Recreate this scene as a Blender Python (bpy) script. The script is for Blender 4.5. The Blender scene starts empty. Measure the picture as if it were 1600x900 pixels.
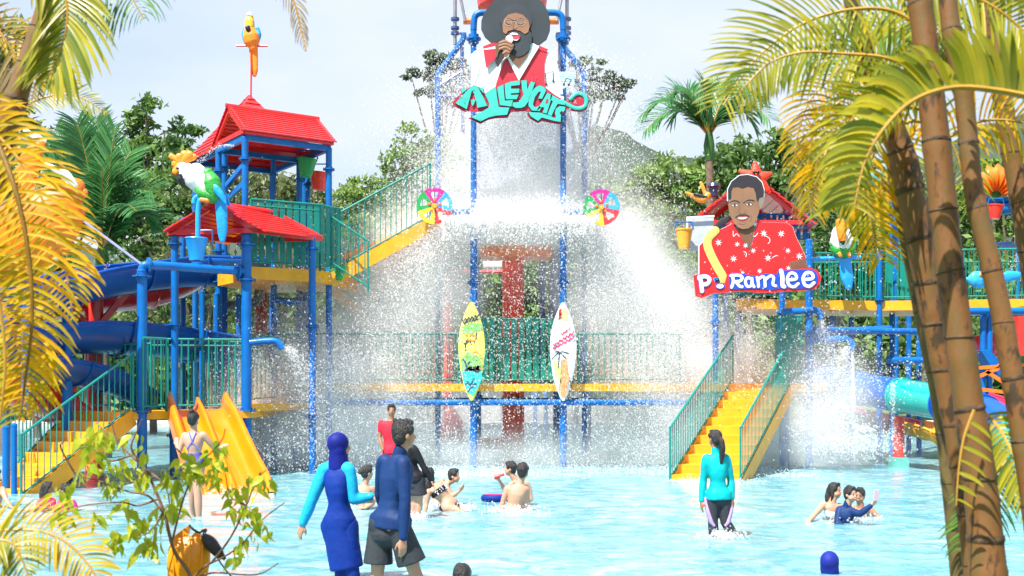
import bpy, bmesh, math, random
import numpy as np
from mathutils import Vector, Matrix, Euler, Quaternion
random.seed(7); rng = np.random.default_rng(7)
SC = bpy.context.scene
COL = SC.collection
# ------------------------------------------------------------------ camera, sky, sun, exposure
FPX, CAMH, HOR = 1750.0, 1.75, 610.0          # focal length in pixels of a 1600 px wide picture, eye height, horizon row
cd = bpy.data.cameras.new('camera'); cam = bpy.data.objects.new('camera', cd); COL.objects.link(cam)
cam.location = (0, 0, CAMH); cam.rotation_euler = (math.pi/2, 0, 0)
cd.sensor_width = 36; cd.lens = 36*FPX/1600; cd.shift_y = (HOR-450)/1600
cd.clip_start = 0.1; cd.clip_end = 6000
cd.dof.use_dof = True; cd.dof.focus_distance = 22.0; cd.dof.aperture_fstop = 4.5
SC.camera = cam
TO_SUN = Vector((-0.32, -0.42, 0.85)).normalized()
w = bpy.data.worlds.new('World'); SC.world = w; w.use_nodes = True
nt = w.node_tree; bg = nt.nodes['Background']; bg.inputs['Strength'].default_value = 0.07
sky = nt.nodes.new('ShaderNodeTexSky'); sky.sky_type = 'NISHITA'; sky.sun_disc = False
sky.sun_elevation = math.asin(TO_SUN.z); sky.sun_rotation = math.atan2(TO_SUN.x, TO_SUN.y)
sky.air_density = 1.0; sky.dust_density = 2.0
tc = nt.nodes.new('ShaderNodeTexCoord'); mp = nt.nodes.new('ShaderNodeMapping'); mp.inputs['Scale'].default_value = (1.0, 1.0, 2.6)
nz = nt.nodes.new('ShaderNodeTexNoise'); nz.inputs['Scale'].default_value = 2.3; nz.inputs['Detail'].default_value = 5; nz.inputs['Roughness'].default_value = .5
cr = nt.nodes.new('ShaderNodeValToRGB'); cr.color_ramp.elements[0].position = .36; cr.color_ramp.elements[1].position = .66
cr.color_ramp.elements[0].color = (4.6, 5.6, 7.5, 1); cr.color_ramp.elements[1].color = (6.5, 6.9, 7.9, 1)
mx = nt.nodes.new('ShaderNodeMixRGB'); mx.inputs[0].default_value = .82
L = nt.links.new
L(tc.outputs['Generated'], mp.inputs[0]); L(mp.outputs[0], nz.inputs['Vector']); L(nz.outputs[0], cr.inputs[0])
L(sky.outputs[0], mx.inputs[1]); L(cr.outputs[0], mx.inputs[2]); L(mx.outputs[0], bg.inputs[0])
sl = bpy.data.lights.new('sun', 'SUN'); sl.energy = 5.0; sl.angle = math.radians(0.5); sl.color = (1, .95, .87)
sun = bpy.data.objects.new('sun', sl); COL.objects.link(sun); sun.location = (0, 0, 30)
sun.rotation_euler = TO_SUN.to_track_quat('Z', 'Y').to_euler()
vs = SC.view_settings; vs.view_transform = 'Standard'; vs.look = 'None'; vs.exposure = 1.2; vs.gamma = 1
SC.display_settings.display_device = 'sRGB'
SC.cycles.max_bounces = 20; SC.cycles.diffuse_bounces = 12; SC.cycles.glossy_bounces = 3; SC.cycles.transmission_bounces = 4
SC.cycles.transparent_max_bounces = 32; SC.cycles.caustics_reflective = False; SC.cycles.caustics_refractive = False
SC.cycles.sample_clamp_indirect = 10
# ------------------------------------------------------------------ placing by picture row/column AND distance
def P(px, py, d): return Vector(((px-800)*d/FPX, d, CAMH+(HOR-py)*d/FPX))
def W(px, d, z): return Vector(((px-800)*d/FPX, d, z))
def dist_on_water(py): return FPX*CAMH/(py-HOR)
# ------------------------------------------------------------------ materials
MATS = {}
def mat(name, rgb, rough=.5, var=.12, scale=6.0, bump=0.0, bscale=40.0, transl=0.0, spec=.5, coat=0.0, tint=None, metal=0.0, wet=0.0):
    """principled paint / cloth / leaf with mottling; tint = (rgb2, attribute) mixes a second colour by a per-face value"""
    if name in MATS: return MATS[name]
    m = bpy.data.materials.new(name); m.use_nodes = True; n = m.node_tree; b = n.nodes['Principled BSDF']; Ln = n.links.new
    b.inputs['Roughness'].default_value = rough; b.inputs['Specular IOR Level'].default_value = spec
    b.inputs['Coat Weight'].default_value = coat; b.inputs['Metallic'].default_value = metal
    c = n.nodes.new('ShaderNodeTexCoord'); t = n.nodes.new('ShaderNodeTexNoise')
    t.inputs['Scale'].default_value = scale; t.inputs['Detail'].default_value = 4; Ln(c.outputs['Object'], t.inputs['Vector'])
    r = n.nodes.new('ShaderNodeMapRange'); r.inputs[1].default_value = .3; r.inputs[2].default_value = .7
    r.inputs[3].default_value = 1-var; r.inputs[4].default_value = 1+var; Ln(t.outputs[0], r.inputs[0])
    mul = n.nodes.new('ShaderNodeVectorMath'); mul.operation = 'SCALE'; mul.inputs[0].default_value = rgb[:3]; Ln(r.outputs[0], mul.inputs['Scale'])
    if tint:
        a = n.nodes.new('ShaderNodeAttribute'); a.attribute_name = 'tint'
        x = n.nodes.new('ShaderNodeMixRGB'); x.inputs[1].default_value = (*rgb, 1); x.inputs[2].default_value = (*tint, 1)
        Ln(a.outputs['Fac'], x.inputs[0]); Ln(x.outputs[0], mul.inputs[0])
    Ln(mul.outputs[0], b.inputs['Base Color'])
    if bump:
        t2 = n.nodes.new('ShaderNodeTexNoise'); t2.inputs['Scale'].default_value = bscale; t2.inputs['Detail'].default_value = 3; Ln(c.outputs['Object'], t2.inputs['Vector'])
        bp = n.nodes.new('ShaderNodeBump'); bp.inputs['Strength'].default_value = bump; bp.inputs['Distance'].default_value = .02
        Ln(t2.outputs[0], bp.inputs['Height']); Ln(bp.outputs[0], b.inputs['Normal'])
    if transl:
        tr = n.nodes.new('ShaderNodeBsdfTranslucent'); Ln(mul.outputs[0], tr.inputs[0]); ms = n.nodes.new('ShaderNodeMixShader'); ms.inputs[0].default_value = transl
        Ln(b.outputs[0], ms.inputs[1]); Ln(tr.outputs[0], ms.inputs[2]); Ln(ms.outputs[0], n.nodes['Material Output'].inputs[0])
    MATS[name] = m
    return m
RED = mat('red_paint', (.66, .03, .02), .35, .12, 3, coat=.3)
REDROOF = mat('red_roof_paint', (.66, .02, .022), .3, .12, 5, bump=.1, bscale=30, coat=.3)
BLUE = mat('blue_paint', (.0, .115, .40), .4, .15, 4, coat=.12, spec=.3)
BLUES = mat('blue_fibreglass', (.0, .075, .36), .38, .12, 2, coat=.1, spec=.3)
TEAL = mat('teal_paint', (.0, .20, .165), .4, .15, 6)
YEL = mat('yellow_fibreglass', (.76, .34, .01), .4, .12, 3, bump=.1)
ORY = mat('orange_yellow_fibreglass', (.86, .20, .002), .25, .06, 2, coat=.3)
ORG = mat('orange_paint', (.85, .16, .01), .4, .12, 4)
CYB = mat('light_blue_paint', (.01, .30, .80), .35, .12, 4, coat=.3)
WHITE = mat('white_paint', (.78, .80, .82), .4, .05, 4)
BLACK = mat('black_paint', (.012, .014, .02), .3, .2, 4)
STEEL = mat('galvanised_steel', (.35, .36, .38), .35, .15, 10, metal=.8)
# ------------------------------------------------------------------ objects
WL = {}
def wl(p): return WL.get(p.name, Vector((0, 0, 0))) if p else Vector((0, 0, 0))
def tag(o, label=None, cat=None, group=None, kind=None):
    if label: o['label'] = label
    if cat: o['category'] = cat
    if group: o['group'] = group
    if kind: o['kind'] = kind
    return o
def thing(name, label, cat, loc=(0, 0, 0), group=None):
    o = bpy.data.objects.new(name, None); COL.objects.link(o); o.location = loc; o.empty_display_size = .2
    WL[o.name] = Vector(loc)
    return tag(o, label, cat, group)
def link(mesh, name, parent=None, loc=None, rot=None, scale=None, mtx=None):
    """link a mesh as one object; world position loc"""
    o = bpy.data.objects.new(name, mesh); COL.objects.link(o)
    base = wl(parent)
    if parent: o.parent = parent
    wloc = Vector(loc) if loc is not None else base.copy()
    if mtx is not None:
        wloc = mtx.to_translation(); o.rotation_mode = 'QUATERNION'; o.rotation_quaternion = mtx.to_quaternion(); o.scale = mtx.to_scale()
    o.location = wloc-base
    if rot is not None: o.rotation_euler = rot
    if scale is not None: o.scale = scale
    WL[o.name] = wloc
    return o
class MB:
    """collects shapes given in world coordinates; build() links them as one mesh object"""
    def __init__(s): s.v = []; s.f = []; s.fm = []; s.cur = 0; s.mats = []
    def use(s, m):
        if m not in s.mats: s.mats.append(m)
        s.cur = s.mats.index(m); return s
    def add(s, vs_, fs):
        k = len(s.v); s.v += [tuple(a) for a in vs_]; s.f += [tuple(i+k for i in q) for q in fs]; s.fm += [s.cur]*len(fs); return s
    def box(s, c, size, rot=None):
        x, y, z = size[0]/2, size[1]/2, size[2]/2; c = Vector(c); M = rot if rot is not None else Matrix.Identity(3)
        vv = [c+M@Vector((a*x, b*y, e*z)) for a in (-1, 1) for b in (-1, 1) for e in (-1, 1)]
        return s.add(vv, [(0, 1, 3, 2), (4, 6, 7, 5), (0, 4, 5, 1), (2, 3, 7, 6), (0, 2, 6, 4), (1, 5, 7, 3)])
    def beam(s, a, b, wd, h, up=(0, 0, 1)):
        a = Vector(a); b = Vector(b); d = (b-a); l = d.length; d.normalize(); u = Vector(up)
        x = d.cross(u)
        if x.length < 1e-4: x = d.cross(Vector((0, 1, 0)))
        x.normalize(); z = x.cross(d)
        M = Matrix((x, d, z)).transposed()
        return s.box((a+b)/2, (wd, l, h), M)
    def tube(s, pts, r, n=10, caps=True, sq=(1, 1)):
        pts = [Vector(p) for p in pts]; k = len(pts); rr = r if hasattr(r, '__len__') else [r]*k
        vv = []; up = None
        for i, p in enumerate(pts):
            t = (pts[min(i+1, k-1)]-pts[max(i-1, 0)])
            if t.length < 1e-9: t = Vector((0, 0, 1))
            t.normalize()
            if up is None:
                up = Vector((0, 0, 1)) if abs(t.z) < .9 else Vector((0, 1, 0))
            x = t.cross(up)
            if x.length < 1e-4: x = t.orthogonal()
            x.normalize(); y = x.cross(t).normalized(); up = y
            for j in range(n):
                a = 2*math.pi*j/n; vv.append(p+x*math.cos(a)*rr[i]*sq[0]+y*math.sin(a)*rr[i]*sq[1])
        ff = [(i*n+j, i*n+(j+1) % n, (i+1)*n+(j+1) % n, (i+1)*n+j) for i in range(k-1) for j in range(n)]
        if caps: ff += [tuple(range(n-1, -1, -1)), tuple((k-1)*n+j for j in range(n))]
        return s.add(vv, ff)
    def ball(s, c, r, n=10, m=7, rot=None):
        c = Vector(c); r = Vector(r) if hasattr(r, '__len__') else Vector((r, r, r)); M = rot if rot is not None else Matrix.Identity(3)
        vv = [c+M@Vector((0, 0, r.z))]
        for i in range(1, m):
            th = math.pi*i/m
            for j in range(n):
                a = 2*math.pi*j/n; vv.append(c+M@Vector((r.x*math.sin(th)*math.cos(a), r.y*math.sin(th)*math.sin(a), r.z*math.cos(th))))
        vv.append(c+M@Vector((0, 0, -r.z))); e = len(vv)-1
        ff = [(0, 1+j, 1+(j+1) % n) for j in range(n)]
        ff += [(1+i*n+j, 1+(i+1)*n+j, 1+(i+1)*n+(j+1) % n, 1+i*n+(j+1) % n) for i in range(m-2) for j in range(n)]
        ff += [(1+(m-2)*n+j, e, 1+(m-2)*n+(j+1) % n) for j in range(n)]
        return s.add(vv, ff)
    def lathe(s, c, prof, n=24, axis='z'):
        c = Vector(c); vv = []
        for (r, h) in prof:
            for j in range(n):
                a = 2*math.pi*j/n
                q = Vector((r*math.cos(a), r*math.sin(a), h)) if axis == 'z' else Vector((r*math.cos(a), h, r*math.sin(a)))
                vv.append(c+q)
        k = len(prof)
        ff = [(i*n+j, i*n+(j+1) % n, (i+1)*n+(j+1) % n, (i+1)*n+j) for i in range(k-1) for j in range(n)]
        ff += [tuple(range(n-1, -1, -1)), tuple((k-1)*n+j for j in range(n))]
        return s.add(vv, ff)
    def prism(s, pts, off):
        """polygon of world points extruded by vector off"""
        pts = [Vector(p) for p in pts]; k = len(pts); off = Vector(off)
        return s.add(pts+[p+off for p in pts], [tuple(range(k)), tuple(range(2*k-1, k-1, -1))]+[(i, k+i, k+(i+1) % k, (i+1) % k) for i in range(k)])
    def grid(s, rows, close=False):
        """rows of equal length -> quads"""
        n = len(rows[0]); vv = [p for r in rows for p in r]; m = n if close else n-1
        return s.add(vv, [(i*n+j, i*n+(j+1) % n, (i+1)*n+(j+1) % n, (i+1)*n+j) for i in range(len(rows)-1) for j in range(m)])
    def mesh(s, name, m=None, base=Vector((0, 0, 0)), smooth=False, angle=40):
        me = bpy.data.meshes.new(name)
        me.from_pydata([(a[0]-base.x, a[1]-base.y, a[2]-base.z) for a in s.v], [], s.f)
        if s.mats:
            for q in s.mats: me.materials.append(q)
            me.polygons.foreach_set('material_index', s.fm)
        elif m: me.materials.append(m)
        b = bmesh.new(); b.from_mesh(me); bmesh.ops.recalc_face_normals(b, faces=b.faces); b.to_mesh(me); b.free()
        if smooth: me.shade_smooth(); me.set_sharp_from_angle(angle=math.radians(angle))
        return me
    def build(s, name, m=None, parent=None, smooth=False, angle=40, origin=None):
        base = wl(parent) if origin is None else Vector(origin)
        return link(s.mesh(name, m, base, smooth, angle), name, parent, base)
def np_mesh(name, V, Fc, m, tint=None, smooth=False):
    me = bpy.data.meshes.new(name); V = np.asarray(V, np.float32); Fc = np.asarray(Fc, np.int32); n, k = Fc.shape
    me.vertices.add(len(V)); me.vertices.foreach_set('co', V.ravel())
    me.loops.add(n*k); me.loops.foreach_set('vertex_index', Fc.ravel())
    me.polygons.add(n); me.polygons.foreach_set('loop_start', np.arange(0, n*k, k, dtype=np.int32)); me.polygons.foreach_set('loop_total', np.full(n, k, np.int32))
    if smooth: me.polygons.foreach_set('use_smooth', np.ones(n, bool))
    me.update(calc_edges=True); me.materials.append(m)
    if tint is not None:
        a = me.attributes.new('tint', 'FLOAT', 'FACE'); a.data.foreach_set('value', np.asarray(tint, np.float32))
    return me
def catmull(pts, n=6):
    pts = [Vector(p) for p in pts]; q = [pts[0]*2-pts[1]]+pts+[pts[-1]*2-pts[-2]]; out = []
    for i in range(1, len(q)-2):
        for j in range(n):
            t = j/n; a, b, c, d = q[i-1], q[i], q[i+1], q[i+2]
            out.append(.5*((2*b)+(c-a)*t+(2*a-5*b+4*c-d)*t*t+(3*b-a-3*c+d)*t**3))
    return out+[pts[-1]]
def struct(name, mb, m, smooth=False):
    o = mb.build(name, m, None, smooth); tag(o, kind='structure'); return o
# ================================================================== SETTING: ground, water, bank, hills
GROUND = mat('ground_soil', (.16, .15, .10), .9, .3, .5, bump=.3)
GRASS = mat('lawn', (.07, .13, .03), .9, .3, 1.5, bump=.4)
CONC = mat('pale_concrete', (.42, .41, .38), .8, .12, 3, bump=.2)
g = MB(); g.add([(-3000, -300, -.6), (3000, -300, -.6), (3000, 5000, -.6), (-3000, 5000, -.6)], [(0, 1, 2, 3)]); struct('ground', g, GRASS)
g = MB(); g.box((0, 52+250-.25, -.15), (800, 500, .7)); struct('lawn', g, GRASS)
# pool water: one displaced sheet so that the ripples are real
def ripple(x, y):
    z = .012*np.sin(x*2.1+.7*np.sin(y*1.3))*np.cos(y*3.1+.8*np.sin(x*.9))
    z += .012*np.sin(x*5.3+y*2.2+1.3*np.sin(y*2.7))*np.sin(y*8.1-x*1.2+1.1*np.sin(x*2.3))
    z += .006*np.sin(x*13.1+2*np.sin(y*6))*np.sin(y*19.0+2*np.sin(x*5.1))
    return z
ys = np.concatenate([np.linspace(8.2, 30, 250), np.linspace(30.1, 51.6, 60)]); us = np.linspace(-.56, .56, 300)
YY, UU = np.meshgrid(ys, us, indexing='ij'); XX = UU*YY*1.15
ZZ = ripple(XX, YY)
V = np.stack([XX, YY, ZZ], -1).reshape(-1, 3); nr, nc = YY.shape
ii = (np.arange(nr-1)[:, None]*nc+np.arange(nc-1)[None, :]).ravel()
Fc = np.stack([ii, ii+1, ii+nc+1, ii+nc], 1)
WATER = bpy.data.materials.new('pool_water'); WATER.use_nodes = True
n = WATER.node_tree; b = n.nodes['Principled BSDF']; Ln = n.links.new
tc_ = n.nodes.new('ShaderNodeTexCoord')
def noise(scale, detail=3, rough=.55, stretch=(1, 1, 1), dist=0):
    mp_ = n.nodes.new('ShaderNodeMapping'); mp_.inputs['Scale'].default_value = stretch; Ln(tc_.outputs['Object'], mp_.inputs[0])
    q = n.nodes.new('ShaderNodeTexNoise'); q.inputs['Scale'].default_value = scale; q.inputs['Detail'].default_value = detail
    q.inputs['Roughness'].default_value = rough; q.inputs['Distortion'].default_value = dist; Ln(mp_.outputs[0], q.inputs['Vector']); return q
def ramp(src, p0, p1, c0=(0, 0, 0, 1), c1=(1, 1, 1, 1)):
    q = n.nodes.new('ShaderNodeValToRGB'); q.color_ramp.elements[0].position = p0; q.color_ramp.elements[1].position = p1
    q.color_ramp.elements[0].color = c0; q.color_ramp.elements[1].color = c1; Ln(src, q.inputs[0]); return q
a1 = noise(.28, 3, .6); base = ramp(a1.outputs[0], .35, .68, (.065, .27, .33, 1), (.13, .36, .42, 1))
# white froth, plus wandering light lines and ripple highlights painted into the pool colour
a2 = noise(3.4, 8, .66, (.55, .9, 1), .8); a3 = noise(.16, 2, .5)
fo = ramp(a2.outputs[0], .42, .76)
fm = ramp(a3.outputs[0], .36, .60, (.38, .38, .38, 1), (1, 1, 1, 1))
mm = n.nodes.new('ShaderNodeMath'); mm.operation = 'MULTIPLY'; Ln(fo.outputs[0], mm.inputs[0]); Ln(fm.outputs[0], mm.inputs[1])
mc = n.nodes.new('ShaderNodeMixRGB'); Ln(mm.outputs[0], mc.inputs[0]); Ln(base.outputs[0], mc.inputs[1]); mc.inputs[2].default_value = (.54, .65, .69, 1)
Ln(mc.outputs[0], b.inputs['Base Color']); b.inputs['Roughness'].default_value = .09; b.inputs['IOR'].default_value = 1.33
b.inputs['Specular IOR Level'].default_value = .6
bn = noise(7, 4, .6, (1, .6, 1), .8); bp = n.nodes.new('ShaderNodeBump'); bp.inputs['Strength'].default_value = .42; bp.inputs['Distance'].default_value = .05
Ln(bn.outputs[0], bp.inputs['Height']); Ln(bp.outputs[0], b.inputs['Normal'])
wo = link(np_mesh('pool_water', V, Fc, WATER, smooth=True), 'pool_water'); tag(wo, kind='structure')
g = MB(); g.box((0, 51.9, .02), (70, .5, .36)); struct('pool_kerb', g, CONC)
g = MB(); g.box((0, 54.6, .03), (80, 4.8, .4)); struct('pool_deck', g, CONC)
# near bank the palms and the shrub grow on
g = MB(); g.box((0, 1.6, -.16), (40, 12.6, .6)); struct('bank', g, GRASS)
g = MB(); g.box((0, 8.1, -.1), (40, .4, .5)); struct('bank_kerb', g, CONC)
# low white wall on the far side of the pool
def wall(x0, x1, y, h, label):
    t = thing('low_wall', label, 'wall', (0, y, .2), )
    k = 0; x = x0
    while x < x1:
        q = MB(); q.box((x+1.19, y, .2+h/2), (2.36, .25, h)); q.build('wall_panel', CONC, t); x += 2.4
    q = MB(); q.box(((x0+x)/2, y, .2+h+.05), (x-x0+.1, .34, .1)); q.build('coping', CONC, t)
wall(-9, 9.5, 56, .95, 'low pale concrete wall on the far side of the pool behind the spray')
# hills
HILL = mat('far_forest', (.03, .05, .035), .95, .35, .03, bump=1.0, bscale=.15)
def hill(pts, d, depth, name='hill'):
    rows = []
    for k in range(9):
        f = k/8; row = []
        for i, (px, py) in enumerate(pts):
            top = P(px, py, d); hgt = max(top.z, 1)
            jit = 1+.05*math.sin(i*2.3+k)+.03*math.sin(i*5.1+k*1.7)
            z = hgt*math.sin(f*math.pi/2)*jit if f < 1 else hgt
            row.append((top.x, d-depth*(1-f), max(z, -.5) if f > 0 else -.5))
        rows.append(row)
    rows.append([(r[0], r[1]+depth, -.5) for r in rows[-1]])
    q = MB(); q.grid(rows); return struct(name, q, HILL, True)
def ridge(keys, n=60):
    xs = np.linspace(keys[0][0], keys[-1][0], n); yv = np.interp(xs, [k[0] for k in keys], [k[1] for k in keys])
    return [(x, y+2.5*math.sin(x*.11)+1.8*math.sin(x*.31+1)+1.2*math.sin(x*.83)) for x, y in zip(xs, yv)]
hill(ridge([(-300, 420), (200, 400), (420, 372), (560, 350), (700, 330), (850, 262), (930, 226), (975, 232), (1030, 262), (1150, 300), (1300, 320), (1420, 262), (1520, 205), (1600, 195), (1800, 215), (2100, 330)]), 620, 260)
hill(ridge([(-400, 470), (300, 440), (700, 400), (1000, 330), (1300, 300), (1500, 268), (1640, 262), (2000, 330)]), 330, 120)
# ================================================================== VEGETATION
BARK = mat('bark', (.13, .10, .07), .9, .3, 12, bump=.5, bscale=20)
LEAF = {}
for nm, c1, c2 in (('dark', (.02, .055, .018), (.07, .14, .03)), ('mid', (.055, .125, .03), (.19, .31, .07)), ('bright', (.10, .20, .03), (.28, .38, .09)), ('grey', (.09, .13, .08), (.20, .25, .14)), ('olive', (.09, .13, .04), (.27, .29, .11))):
    LEAF[nm] = mat('leaves_'+nm, c1, .5, .15, 3, transl=.38, tint=c2, spec=.4)
def leaf_cloud(lobes, size, per, m, name, parent, flat=.5):
    """lobes: (centre, radii); leaves sit in clumps spread through each lobe, denser towards its skin"""
    C, T = [], []
    for c, r in lobes:
        c = np.array(c); r = np.array(r); vol = float(r[0]*r[1]*r[2])**(1/3)
        nc_ = max(8, int(16*vol**1.3))
        for _ in range(nc_):
            v = rng.normal(size=3); v /= np.linalg.norm(v); q = c+v*r*rng.uniform(.35, 1.02)**.6
            k = int(per*rng.uniform(.5, 1.4)); cr_ = vol*rng.uniform(.16, .34)
            C.append(q+rng.normal(size=(k, 3))*cr_*np.array([1, 1, flat])); T.append(np.full(k, rng.uniform(0, .75))+rng.uniform(-.2, .3, k))
    C = np.concatenate(C); T = np.clip(np.concatenate(T), 0, 1); n_ = len(C)
    a = rng.normal(size=(n_, 3)); a /= np.linalg.norm(a, axis=1, keepdims=True); b_ = rng.normal(size=(n_, 3)); b_[:, 2] *= .5
    b_ = np.cross(a, b_); b_ /= np.linalg.norm(b_, axis=1, keepdims=True); s = size*rng.uniform(.6, 1.4, (n_, 1))
    V = np.stack([C-a*s, C+b_*s*.42, C+a*s, C-b_*s*.42], 1).reshape(-1, 3); F_ = np.arange(n_*4).reshape(-1, 4)
    bs = np.array(wl(parent))
    o = link(np_mesh(name, V-bs, F_, m, T), name, parent); return o
def tree(label, base, lobes_px, d, m='mid', size=.16, per=46, group='trees behind the water park', flat=.6, trunk=.16, cat='tree', name='tree'):
    """base (px) and d place the trunk; lobes in picture px at distance d (px, py, rx, rz[, depth offset])"""
    b0 = W(base, d, -.1); t = thing(name, label, cat, b0, group)
    lobes = []
    for l in lobes_px:
        dd = d+(l[4] if len(l) > 4 else 0); c = P(l[0], l[1], dd); s = dd/FPX
        lobes.append((c, (l[2]*s, (l[2]+l[3])*.5*s, l[3]*s)))
    q = MB(); low = min(c.z-r[2] for c, r in lobes); fork = b0+Vector((0, 0, max(1.5, (low-b0.z)*.8)))
    cx = sum((c for c, r in lobes), Vector())/len(lobes); fork.x += (cx.x-b0.x)*.4
    q.tube(catmull([b0, b0.lerp(fork, .5)+Vector((random.uniform(-.15, .15), 0, 0)), fork], 4), [trunk*(1-.04*i) for i in range(9)], 8)
    q.build('trunk', BARK, t, True)
    q = MB()
    for c, r in lobes:
        for k in range(3):
            e = c+Vector((random.uniform(-.6, .6)*r[0], random.uniform(-.6, .6)*r[1], random.uniform(-.4, .7)*r[2]))
            mid = fork.lerp(e, .5)+Vector((0, 0, -.15*(e-fork).length*.3))
            q.tube(catmull([fork, mid, e], 3), [trunk*.5*(1-i/7.5)+.012 for i in range(7)], 5)
    q.build('limbs', BARK, t, True)
    leaf_cloud(lobes, size, per, LEAF[m], 'crown', t, flat)
    return t
tree('tall airy dark tree rising left of the red roofed tower', 240, [(232, 175, 30, 26), (215, 215, 32, 30), (245, 250, 42, 36), (280, 215, 36, 24), (205, 290, 45, 50)], 46, 'mid', .16, 44)
tree('dark broad tree behind the blue flume, beside the cockatoo', 290, [(295, 245, 42, 34), (250, 305, 60, 45), (180, 345, 55, 45), (300, 330, 50, 40), (215, 375, 50, 30)], 42, 'mid', .15, 62)
tree('grey green tree behind the tower legs left of the upper deck', 330, [(320, 285, 40, 40), (285, 400, 45, 60), (330, 450, 60, 60), (370, 300, 35, 45), (240, 470, 50, 50)], 40, 'olive', .13, 55)
tree('olive tree seen between the blue posts under the tall red roof', 420, [(410, 280, 40, 35), (460, 300, 38, 40), (420, 350, 60, 50), (395, 470, 60, 60), (480, 320, 35, 30)], 43, 'olive', .14, 50)
tree('light green tree left of the climbing stair', 545, [(535, 320, 42, 34), (575, 300, 36, 26), (545, 380, 60, 55), (600, 335, 40, 30), (515, 420, 40, 50)], 44, 'bright', .14, 55)
tree('pale green tree above the climbing stair and behind the spray', 640, [(625, 250, 34, 30), (655, 220, 30, 26), (640, 290, 52, 34), (690, 260, 38, 44), (620, 370, 60, 60)], 46, 'bright', .14, 50)
tree('flat topped airy tree high behind the left side of the bucket frame', 680, [(690, 92, 30, 8), (655, 115, 28, 8), (715, 110, 26, 14), (672, 140, 34, 7), (705, 150, 30, 12), (738, 130, 26, 20)], 52, 'grey', .17, 60, flat=.35, trunk=.12)
tree('flat topped airy tree high behind the right side of the bucket frame', 900, [(915, 98, 26, 10), (935, 120, 30, 12), (975, 132, 26, 9), (900, 150, 36, 16), (950, 148, 30, 7), (880, 110, 24, 14)], 52, 'grey', .17, 60, flat=.35, trunk=.12)
tree('rounded bright tree right of the spray and left of the slender palm', 1040, [(1035, 275, 48, 28), (950, 310, 40, 26), (975, 345, 50, 34), (1000, 300, 40, 34), (1060, 320, 55, 40), (1010, 370, 50, 50), (1085, 280, 34, 26), (1060, 420, 60, 60)], 44, 'bright', .14, 60)
tree('tall green tree behind the palm and the painted man with black hair', 1165, [(1160, 235, 40, 26), (1205, 225, 36, 22), (1130, 260, 40, 30), (1190, 285, 60, 44), (1225, 260, 42, 40), (1150, 330, 60, 50)], 45, 'mid', .15, 60)
tree('dense green tree behind the toucan and the yellow palm fronds', 1290, [(1270, 260, 46, 40), (1320, 290, 46, 50), (1290, 370, 60, 60), (1350, 400, 50, 60), (1290, 450, 60, 50)], 43, 'mid', .15, 60)
tree('green tree seen between the palm trunks at the right', 1440, [(1420, 330, 60, 60), (1480, 350, 50, 60), (1400, 440, 60, 50), (1530, 320, 40, 55), (1500, 440, 60, 50)], 46, 'mid', .16, 52)
tree('bright bush like tree at the right edge under the orange shell', 1580, [(1545, 275, 30, 30), (1590, 290, 34, 40), (1570, 370, 45, 45), (1640, 300, 50, 50), (1600, 440, 60, 50)], 41, 'bright', .16, 52)
tree('dark tree behind the yellow fronds at the far left', 60, [(60, 270, 60, 60), (120, 310, 60, 60), (0, 330, 60, 80), (60, 400, 80, 70), (-60, 250, 60, 60)], 41, 'mid', .17, 52)
tree('orange and green garden tree at the top left corner', 10, [(0, 60, 40, 40), (25, 110, 34, 36), (-30, 130, 50, 50), (10, 175, 40, 34)], 30, 'bright', .13, 50)
# dense hedge planting behind the pool under all the trees
q = MB(); lob = []
for px in range(-150, 1800, 42):
    d_ = 60+random.uniform(-1.5, 1.5); yb = 560+random.uniform(-14, 14); r_ = random.uniform(32, 46)
    lob.append((P(px, yb, d_), (r_*d_/FPX*1.2, 1.6, r_*1.7*d_/FPX)))
    d_ = 63; lob.append((P(px+20, 490+random.uniform(-25, 15), d_), (r_*d_/FPX*1.5, 2, r_*2.0*d_/FPX)))
o = leaf_cloud(lob, .34, 36, LEAF['mid'], 'hedge_planting', None, .8); tag(o, 'dense green planting along the far side of the pool', 'planting', kind='stuff')
# ------------------------------------------------------------------ palms
FR_Y = mat('golden_frond', (.36, .33, .01), .45, .18, 5, transl=.55, tint=(.88, .44, .008), spec=.25)
FR_YG = mat('yellow_green_frond', (.13, .20, .015), .35, .2, 5, transl=.5, tint=(.50, .42, .02))
FR_G = mat('green_frond', (.05, .17, .03), .4, .15, 5, transl=.4, tint=(.14, .30, .05))
FR_D = mat('deep_green_frond', (.035, .15, .05), .35, .15, 4, transl=.35, tint=(.10, .28, .08))
FR_DRY = mat('dry_frond', (.16, .10, .03), .6, .2, 5, transl=.3, tint=(.30, .22, .04))
RACH = mat('frond_rib', (.40, .22, .03), .5, .2, 8)
def leaflet_strip(p, dirv, nrm, L_, wd, droop, seg=5, curl=0.0):
    rows = []; p = p.copy(); dv = dirv.normalized()
    for k in range(seg+1):
        f = k/seg; x = dv.cross(nrm)
        if x.length < .05: x = dv.orthogonal()
        x.normalize(); y = x.cross(dv).normalized()
        hw = wd*.5*(math.sin(math.pi*min(.97, .12+f*.88))**.6 if f < 1 else .08)
        rows.append((p-x*hw+y*hw*.35, p, p+x*hw+y*hw*.35))
        p = p+dv*(L_/seg); dv = (dv+Vector((0, 0, -1))*droop/seg*(1+curl*f)).normalized()
    return rows
PARTS_LEFT = {}
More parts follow.
